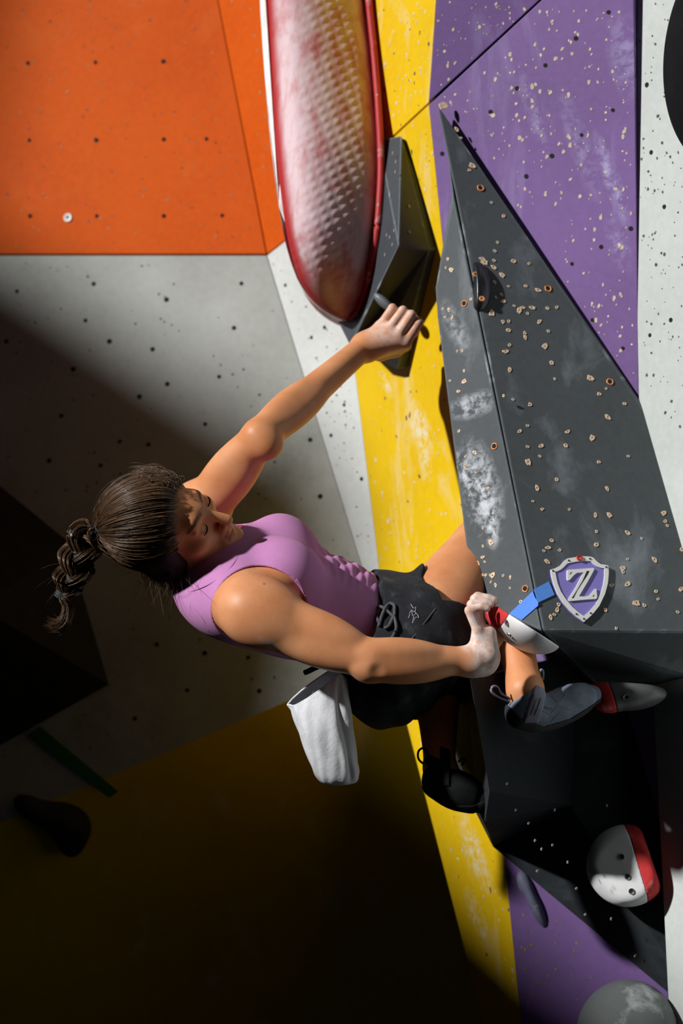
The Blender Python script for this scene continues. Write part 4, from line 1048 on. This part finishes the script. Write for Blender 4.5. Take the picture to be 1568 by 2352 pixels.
# narrow blue-grey hold on the purple wall
nh = SDF(); A5 = fr(.42, .9, 0); nh.add(f_ell(PL_P.at(1228, 2078, .0), (.060, .022, .014), A5), 0); nh.add(f_ell(PL_P.at(1205, 2030, .0), (.03, .02, .017), A5), .01)
nho = link('climbing_hold', nh.mesh('climbing_hold', .0025, 1), wall_mat('blue_grey_resin', (.10, .11, .19), chalk=(.42, .43, .46), amt=.9, patch=30)); tag(nho, 'narrow blue-grey hold on the dim purple wall below the volumes', 'climbing hold')
# small black oval on the large volume with two plugs
ov = thing('climbing_hold', 'small black half-oval hold with two orange screw plugs on the large volume', 'climbing hold', PL_F.at(1105, 655))
os_ = SDF(); Afr = np.array(frame_on((0, 0, 0), PL_F.n))[:3, :3].T; rl = nrm(Afr[0] * .10 + Afr[1] * 1.0)
os_.add(f_ell(PL_F.at(1098, 658), (.060, .030, .020), np.array([rl, nrm(np.cross(PL_F.n, rl)), PL_F.n])), 0); os_.cut(PL_F.at(1088, 660), -nrm(np.cross(rl, PL_F.n)), .004)
ome = os_.mesh('hold_body', .0018, 1); link('hold_body', ome, simple('black_resin', (.012, .014, .018), .3, .2, 30, .1, spec=.6), ov); obv = bvh_of(ome)
plug = ring_hole_me('screw_plug', .0068, .0022, M['wood2'], M['hole'], 14, .05)
for x, y in ((1092, 630), (1106, 686)):
    l, n = hit(obv, x, y)
    if l is not None: put(ov, 'screw_plug', plug, frame_on(l + n * .0004, PL_F.n))

# ------------------------------------------------------------------ shield sign and blue tape
z5 = lambda L: [(1230 + x / 7.84, 1260 + y / 7.84) for x, y in L]
outer = z5([(250, 395), (330, 372), (420, 320), (500, 225), (540, 198), (700, 170), (820, 158), (950, 160), (1015, 180), (1060, 235), (1150, 300), (1240, 312), (1288, 330), (1290, 470), (1275, 640), (1225, 830), (1120, 1050), (1000, 1200), (845, 1338), (720, 1250), (600, 1140), (470, 990), (370, 830), (300, 650), (262, 500)])
inner = z5([(328, 435), (400, 415), (470, 365), (545, 285), (700, 252), (830, 238), (965, 243), (1020, 300), (1090, 350), (1215, 375), (1215, 500), (1195, 660), (1150, 820), (1060, 1010), (950, 1140), (840, 1232), (740, 1160), (640, 1070), (520, 930), (430, 790), (370, 640), (340, 500)])
shield = thing('shield_sign', 'purple shield plaque with white border and white letter Z', 'sign', PL_F.at(1328, 1360))
sg = slab('purple_panel', [PL_F.at(x, y, .0045) for x, y in outer], PL_F.n, .005, simple('shield_purple', srgb(138, 128, 206), .5, .05, 20, .05), shield, .0)
wht = simple('shield_white', (.84, .84, .82), .5, .03, 20, .05)
def ring_slab(name, o_, i_, n, z0, z1, mat, par):
    """band between two closed outlines"""
    def res(L, k=96):
        L = np.array(L + [L[0]]); d = np.concatenate([[0], np.cumsum(np.linalg.norm(np.diff(L, axis=0), axis=1))]); t = np.linspace(0, d[-1], k, endpoint=False)
        return np.stack([np.interp(t, d, L[:, 0]), np.interp(t, d, L[:, 1])], 1)
    O, I = res(list(o_)), np.array(i_)
    c = np.array(o_).mean(0); I2 = []
    for p in O:                                           # nearest direction on the inner outline
        Ii = res(list(i_), 400); I2.append(Ii[np.argmin(np.linalg.norm(Ii - p, axis=1))])
    k = len(O); V = [PL_F.at(*p, z1) for p in O] + [PL_F.at(*p, z1) for p in I2] + [PL_F.at(*p, z0) for p in O] + [PL_F.at(*p, z0) for p in I2]
    Fc = []
    for i in range(k):
        j = (i + 1) % k; Fc += [[i, j, k + j, k + i], [i, 2 * k + i, 2 * k + j, j], [k + i, k + j, 3 * k + j, 3 * k + i]]
    return link(name, mesh_np(name, V, Fc, False), mat, par)
ring_slab('border', outer, inner, PL_F.n, .004, .0068, wht, shield)
Zo = z5([(540, 415), (555, 400), (690, 395), (880, 380), (1010, 370), (1026, 388), (1010, 430), (900, 630), (750, 880), (860, 885), (940, 865), (1040, 745), (1066, 745), (1078, 900), (1060, 925), (900, 935), (580, 965), (555, 940), (700, 710), (835, 445), (720, 455), (660, 500), (580, 590), (550, 590), (538, 560)])
zo = slab('letter_z', [PL_F.at(x, y, .0080) for x, y in Zo], PL_F.n, .0042, wht, shield)
M['ink'] = simple('black_ink', (.015, .014, .02), .6, .1, 30, 0)
for q in ([(892, 425), (935, 425), (905, 490), (720, 770), (650, 912), (620, 915), (660, 855), (815, 600)], [(585, 480), (600, 450), (625, 442), (605, 465), (592, 490)], [(990, 885), (1022, 850), (1018, 880)]):
    slab('letter_cut', [PL_F.at(x, y, .0084) for x, y in z5(q)], PL_F.n, .001, M['ink'], zo)
scw = disc_me('screw', .0019, M['ink'], 10)
for x, y in z5([(287, 420), (570, 235), (952, 203), (1243, 352), (965, 1182), (842, 1283), (707, 1197)]): put(shield, 'screw', scw, frame_on(PL_F.at(x, y, .0070), PL_F.n))
rs = ring_hole_me('red_washer', .0068, .0024, simple('red_nylon', srgb(190, 48, 42), .5), M['wood'], 16, 0.05, h=.003)
put(shield, 'red_washer', rs, frame_on(PL_F.at(1327, 1284, .0070), PL_F.n))
tape = thing('tape_strip', 'bright blue tape strip running from the crescent hold to the shield', 'tape', PL_L.at(1205, 1390))
bl = simple('blue_tape', srgb(0, 112, 236), .45, .06, 60, .2, spec=.5); bl2 = simple('pale_blue_tape', srgb(92, 150, 240), .45, .06, 60, .2)
slab('tape_piece', [PL_L.at(x, y, .0022) for x, y in ((1170, 1410), (1224, 1358), (1229, 1372), (1237, 1384), (1236, 1392), (1199, 1424))], PL_L.n, .0015, bl, tape)
slab('tape_piece', [PL_F.at(x, y, .0026) for x, y in ((1225, 1354), (1259, 1336), (1272, 1367), (1234, 1385))], PL_F.n, .0015, bl2, tape)

# ------------------------------------------------------------------ lower black volume with the lit blade
wp = lambda x, y, o=.0: PL_P.at(x, y, o)
o1, o2, o3, o4 = PL_Y.at(1056, 1560, .03), PL_Y.at(1043, 1672, .03), PL_Y.at(1084, 1781, .03), PL_Y.at(1094, 1815, .03)
d1, d2 = P(1071, 1560, 4.80), P(1089, 1790, 4.80)
r1, r2, s1, s2 = P(1080, 1560, 4.53), P(1124, 1817, 4.56), P(1114, 1886, 4.66), wp(1132, 1945, .0)
e1_, t1, u1, u0 = wp(1640, 2366, .004), wp(1590, 2130, .004), wp(1440, 1630, .004), wp(1330, 1500, .004)
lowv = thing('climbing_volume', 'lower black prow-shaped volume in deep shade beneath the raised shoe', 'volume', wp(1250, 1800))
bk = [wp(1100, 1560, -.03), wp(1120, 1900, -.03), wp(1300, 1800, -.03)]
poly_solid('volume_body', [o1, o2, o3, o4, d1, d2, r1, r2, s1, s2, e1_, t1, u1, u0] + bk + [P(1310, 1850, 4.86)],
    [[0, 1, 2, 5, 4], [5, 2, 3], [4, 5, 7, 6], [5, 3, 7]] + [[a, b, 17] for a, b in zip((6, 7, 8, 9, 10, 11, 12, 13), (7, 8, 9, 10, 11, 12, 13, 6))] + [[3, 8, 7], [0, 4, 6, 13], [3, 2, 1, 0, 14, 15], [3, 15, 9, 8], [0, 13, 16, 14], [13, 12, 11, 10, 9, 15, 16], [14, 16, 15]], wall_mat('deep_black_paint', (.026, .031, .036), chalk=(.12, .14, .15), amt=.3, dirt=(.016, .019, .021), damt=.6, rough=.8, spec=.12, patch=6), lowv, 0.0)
PL_D = Plane(r1, r2, u1)
for i, (x, y) in enumerate([(1225, 1930), (1240, 1950), (1160, 1800), (1210, 1890), (1300, 1980), (1320, 2040), (1180, 1860), (1270, 1860), (1340, 2100), (1265, 1940), (1400, 2110), (1455, 2195), (1487, 2205), (1487, 2218), (1515, 2240), (1550, 2272), (1540, 2180), (1230, 2000), (1390, 1850)]):
    put(lowv, 'screw_hole', shs[i % 3], frame_on(PL_D.at(x, y, .004), PL_D.n))

# ------------------------------------------------------------------ dim pieces on the back wall
bv2 = thing('climbing_volume', 'big black volume on the back wall left of the ponytail', 'volume', PL_A.at(60, 1400))
ctr = PL_A.at(40, 1420, .22); rimp = [(-420, 900), (0, 1116), (152, 1240), (200, 1400), (250, 1572), (0, 1712), (-420, 1800)]
vv = [PL_A.at(x, y, .004) for x, y in rimp] + [ctr] + [PL_A.at(x, y, -.02) for x, y in rimp]
k7 = len(rimp)
poly_solid('volume_body', vv, [[i, (i + 1) % k7, k7] for i in range(k7)] + [[i, (i + 1) % k7, k7 + 1 + (i + 1) % k7, k7 + 1 + i] for i in range(k7)] + [list(range(2 * k7, k7, -1))], simple('dull_black', (.02, .02, .021), .9, .2, 20, .1, spec=.1), bv2, 0)
gs = slab('tape_strip', [PL_A.at(x, y, .003) for x, y in ((62, 1690), (92, 1668), (272, 1818), (250, 1832))], PL_A.n, .004, simple('green_tape', (.01, .12, .03), .6)); tag(gs, 'dark green strip on the shaded wall below the black volume', 'tape')
bh = SDF(); bh.add(f_ell(PL_C.at(150, 1880, .01), (.07, .05, .05), fr(.8, .5)), 0); bh.add(f_ell(PL_C.at(80, 1855, .01), (.06, .03, .03), fr(.85, .5)), .03); bh.add(f_ell(PL_C.at(165, 1910, .01), (.04, .04, .06)), .03)
bho = link('climbing_hold', bh.mesh('climbing_hold', .004, 1), simple('dull_black_resin', (.018, .018, .02), .8, .2, 20, .1, spec=.15)); tag(bho, 'black lumpy hold in the dark lower left', 'climbing hold')
# black rounded volume at the top right edge
rv = SDF(); rv.add(f_ell(P(1690, 110, 4.62), (.15, .16, .26), fr(1, .15)), 0)
rvo = link('climbing_volume', rv.mesh('climbing_volume', .006, 1), simple('matt_black', (.008, .008, .009), .9, .2, 20, .1, spec=.1)); tag(rvo, 'black rounded volume peeking in at the top right corner', 'volume')

# ------------------------------------------------------------------ chalk bag
def chalk_bag():
    root = thing('chalk_bag', 'pale grey cloth chalk bag hanging behind the climber\'s hip', 'chalk bag', P(775, 1790, 4.56))
    m, nt, b = new_mat('grey_ripstop'); nt.links.new(ramp(nt, noise(nt, 18), [(.3, (.60, .62, .66)), (.7, (.74, .76, .80))]), b.inputs['Base Color'])
    b.inputs['Roughness'].default_value = .6; bump(nt, b, noise(nt, 40, 5, .6), .5, .004)
    lev = [((664, 1620), (790, 1532), .42), ((670, 1636), (797, 1590), .62), ((684, 1672), (803, 1640), .85), ((702, 1718), (810, 1695), .95), ((716, 1755), (818, 1745), .95), ((727, 1780), (823, 1775), .85), ((740, 1794), (817, 1792), .6), ((765, 1797), (795, 1796), .3), ((779, 1795), (781, 1795), .1)]
    L = np.array([p for p, q, d in lev], float); R_ = np.array([q for p, q, d in lev], float); Dd = np.array([d for p, q, d in lev])
    n = 70; Ls = spline(np.column_stack([L, R_, Dd]), n); ns = 72; V = []
    for i in range(n):
        l, r = P(Ls[i, 0], Ls[i, 1], 4.56), P(Ls[i, 2], Ls[i, 3], 4.56); c = (l + r) / 2; a = (r - l) / 2; dep = .052 * Ls[i, 4]
        for k in range(ns):
            t = 2 * math.pi * k / ns; ca, sa = math.cos(t), math.sin(t)
            ca_ = math.copysign(abs(ca) ** .85, ca); sa_ = math.copysign(abs(sa) ** .85, sa)
            f = i / n; w = 1 + .05 * math.sin(3 * t + f * 7) * (1 - f) + .03 * math.sin(7 * t - f * 11) + .018 * math.sin(13 * t + f * 19) - .16 * math.exp(-((t - 5.55 + .25 * f) / .16) ** 2) * math.sin(min(1, f * 1.25) * math.pi)
            V.append(c + a * ca_ * w + np.array([0, -dep * 1.0 * sa_ * w * -1, .012 * sa_ * (1 - f)]))
    Fc = [[i * ns + k, i * ns + (k + 1) % ns, (i + 1) * ns + (k + 1) % ns, (i + 1) * ns + k] for i in range(n - 1) for k in range(ns)]
    bag = link('bag_body', mesh_np('bag_body', V, Fc), m, root)
    md = bag.modifiers.new('cloth', 'SOLIDIFY'); md.thickness = .002
    rimp = [V[k] for k in range(ns)]
    link('rim', tube_mesh('rim', rimp, .0026, 6, True), m, root)
    bvh = bvh_of(bag.data)
    surf_tube('seam', bvh, [(711, 1608), (718, 1634), (722, 1670), (727, 1715), (732, 1748)], .0009, M['cord'], root, .0003, 30, 5)
    surf_tube('base_piping', bvh, [(733, 1770), (750, 1776), (768, 1786), (788, 1789), (800, 1782)], .0012, m, root, .001, 24, 6)
    l, nn = hit(bvh, 782, 1640)
    if l is not None:
        bm = bmesh.new(); bmesh.ops.create_cube(bm, size=1.0); bmesh.ops.scale(bm, verts=bm.verts[:], vec=(.006, .030, .0012))
        o = bm_obj('fabric_tag', bm, simple('tag_white', (.7, .7, .7), .7)); o.parent = root
        o.matrix_local = root.matrix_world.inverted() @ frame_on(l + nn * .004, nn) @ Matrix.Rotation(math.radians(28), 4, 'Z')
    st = tube_mesh('belt', spline([P(700, 1545, 4.60), P(745, 1528, 4.57), P(790, 1545, 4.55), P(812, 1560, 4.58)], 20), .006, 8)
    link('belt', st, M['shorts'], root)
chalk_bag()

# ------------------------------------------------------------------ trim lines on the clothing
bvh_top = bvh_of(tme)
M['pinkseam'] = fabric('pink_hem', srgb(176, 118, 172), .05)
surf_tube('hem_seam', bvh_top, [(492, 1392), (505, 1368), (540, 1338), (590, 1318), (640, 1316), (680, 1330), (697, 1362), (699, 1390)], .0011, M['pinkseam'], tank, -.0002, 50, 5)
surf_tube('neck_seam', bvh_top, [(400, 1362), (440, 1358), (490, 1336), (530, 1302), (556, 1262)], .0010, M['pinkseam'], tank, -.0002, 40, 5)
surf_tube('shoulder_seam', bvh_top, [(420, 1360), (445, 1395), (468, 1425), (480, 1450)], .0010, M['pinkseam'], tank, -.0002, 30, 5)
for k in (-8, 0, 8):
    surf_tube('strap_ridge', shR_b, [(1218 + k, 1642), (1230 + k, 1603), (1241 + k, 1572)], .0010, M['strap'], shR_o, .0062, 16, 5)
def text_on(txt, size, x, y, bvh, mat, par, rot=0.0):
    l, n = hit(bvh, x, y)
    if l is None: return
    cu = bpy.data.curves.new('lettering', 'FONT'); cu.body = txt; cu.size = size; cu.extrude = .0002
    t = bpy.data.objects.new('lettering', cu); COL.objects.link(t); dg = bpy.context.evaluated_depsgraph_get()
    me = bpy.data.meshes.new_from_object(t.evaluated_get(dg)); bpy.data.objects.remove(t)
    me.materials.clear(); me.materials.append(mat)
    o = bpy.data.objects.new('lettering', me); COL.objects.link(o); o.parent = par
    o.matrix_world = frame_on(l + n * .0012, n) @ Matrix.Rotation(rot, 4, 'Z')
text_on('O-TECH', .0075, 1240, 1626, shR_b, M['sole'], shR_o, math.radians(-12))
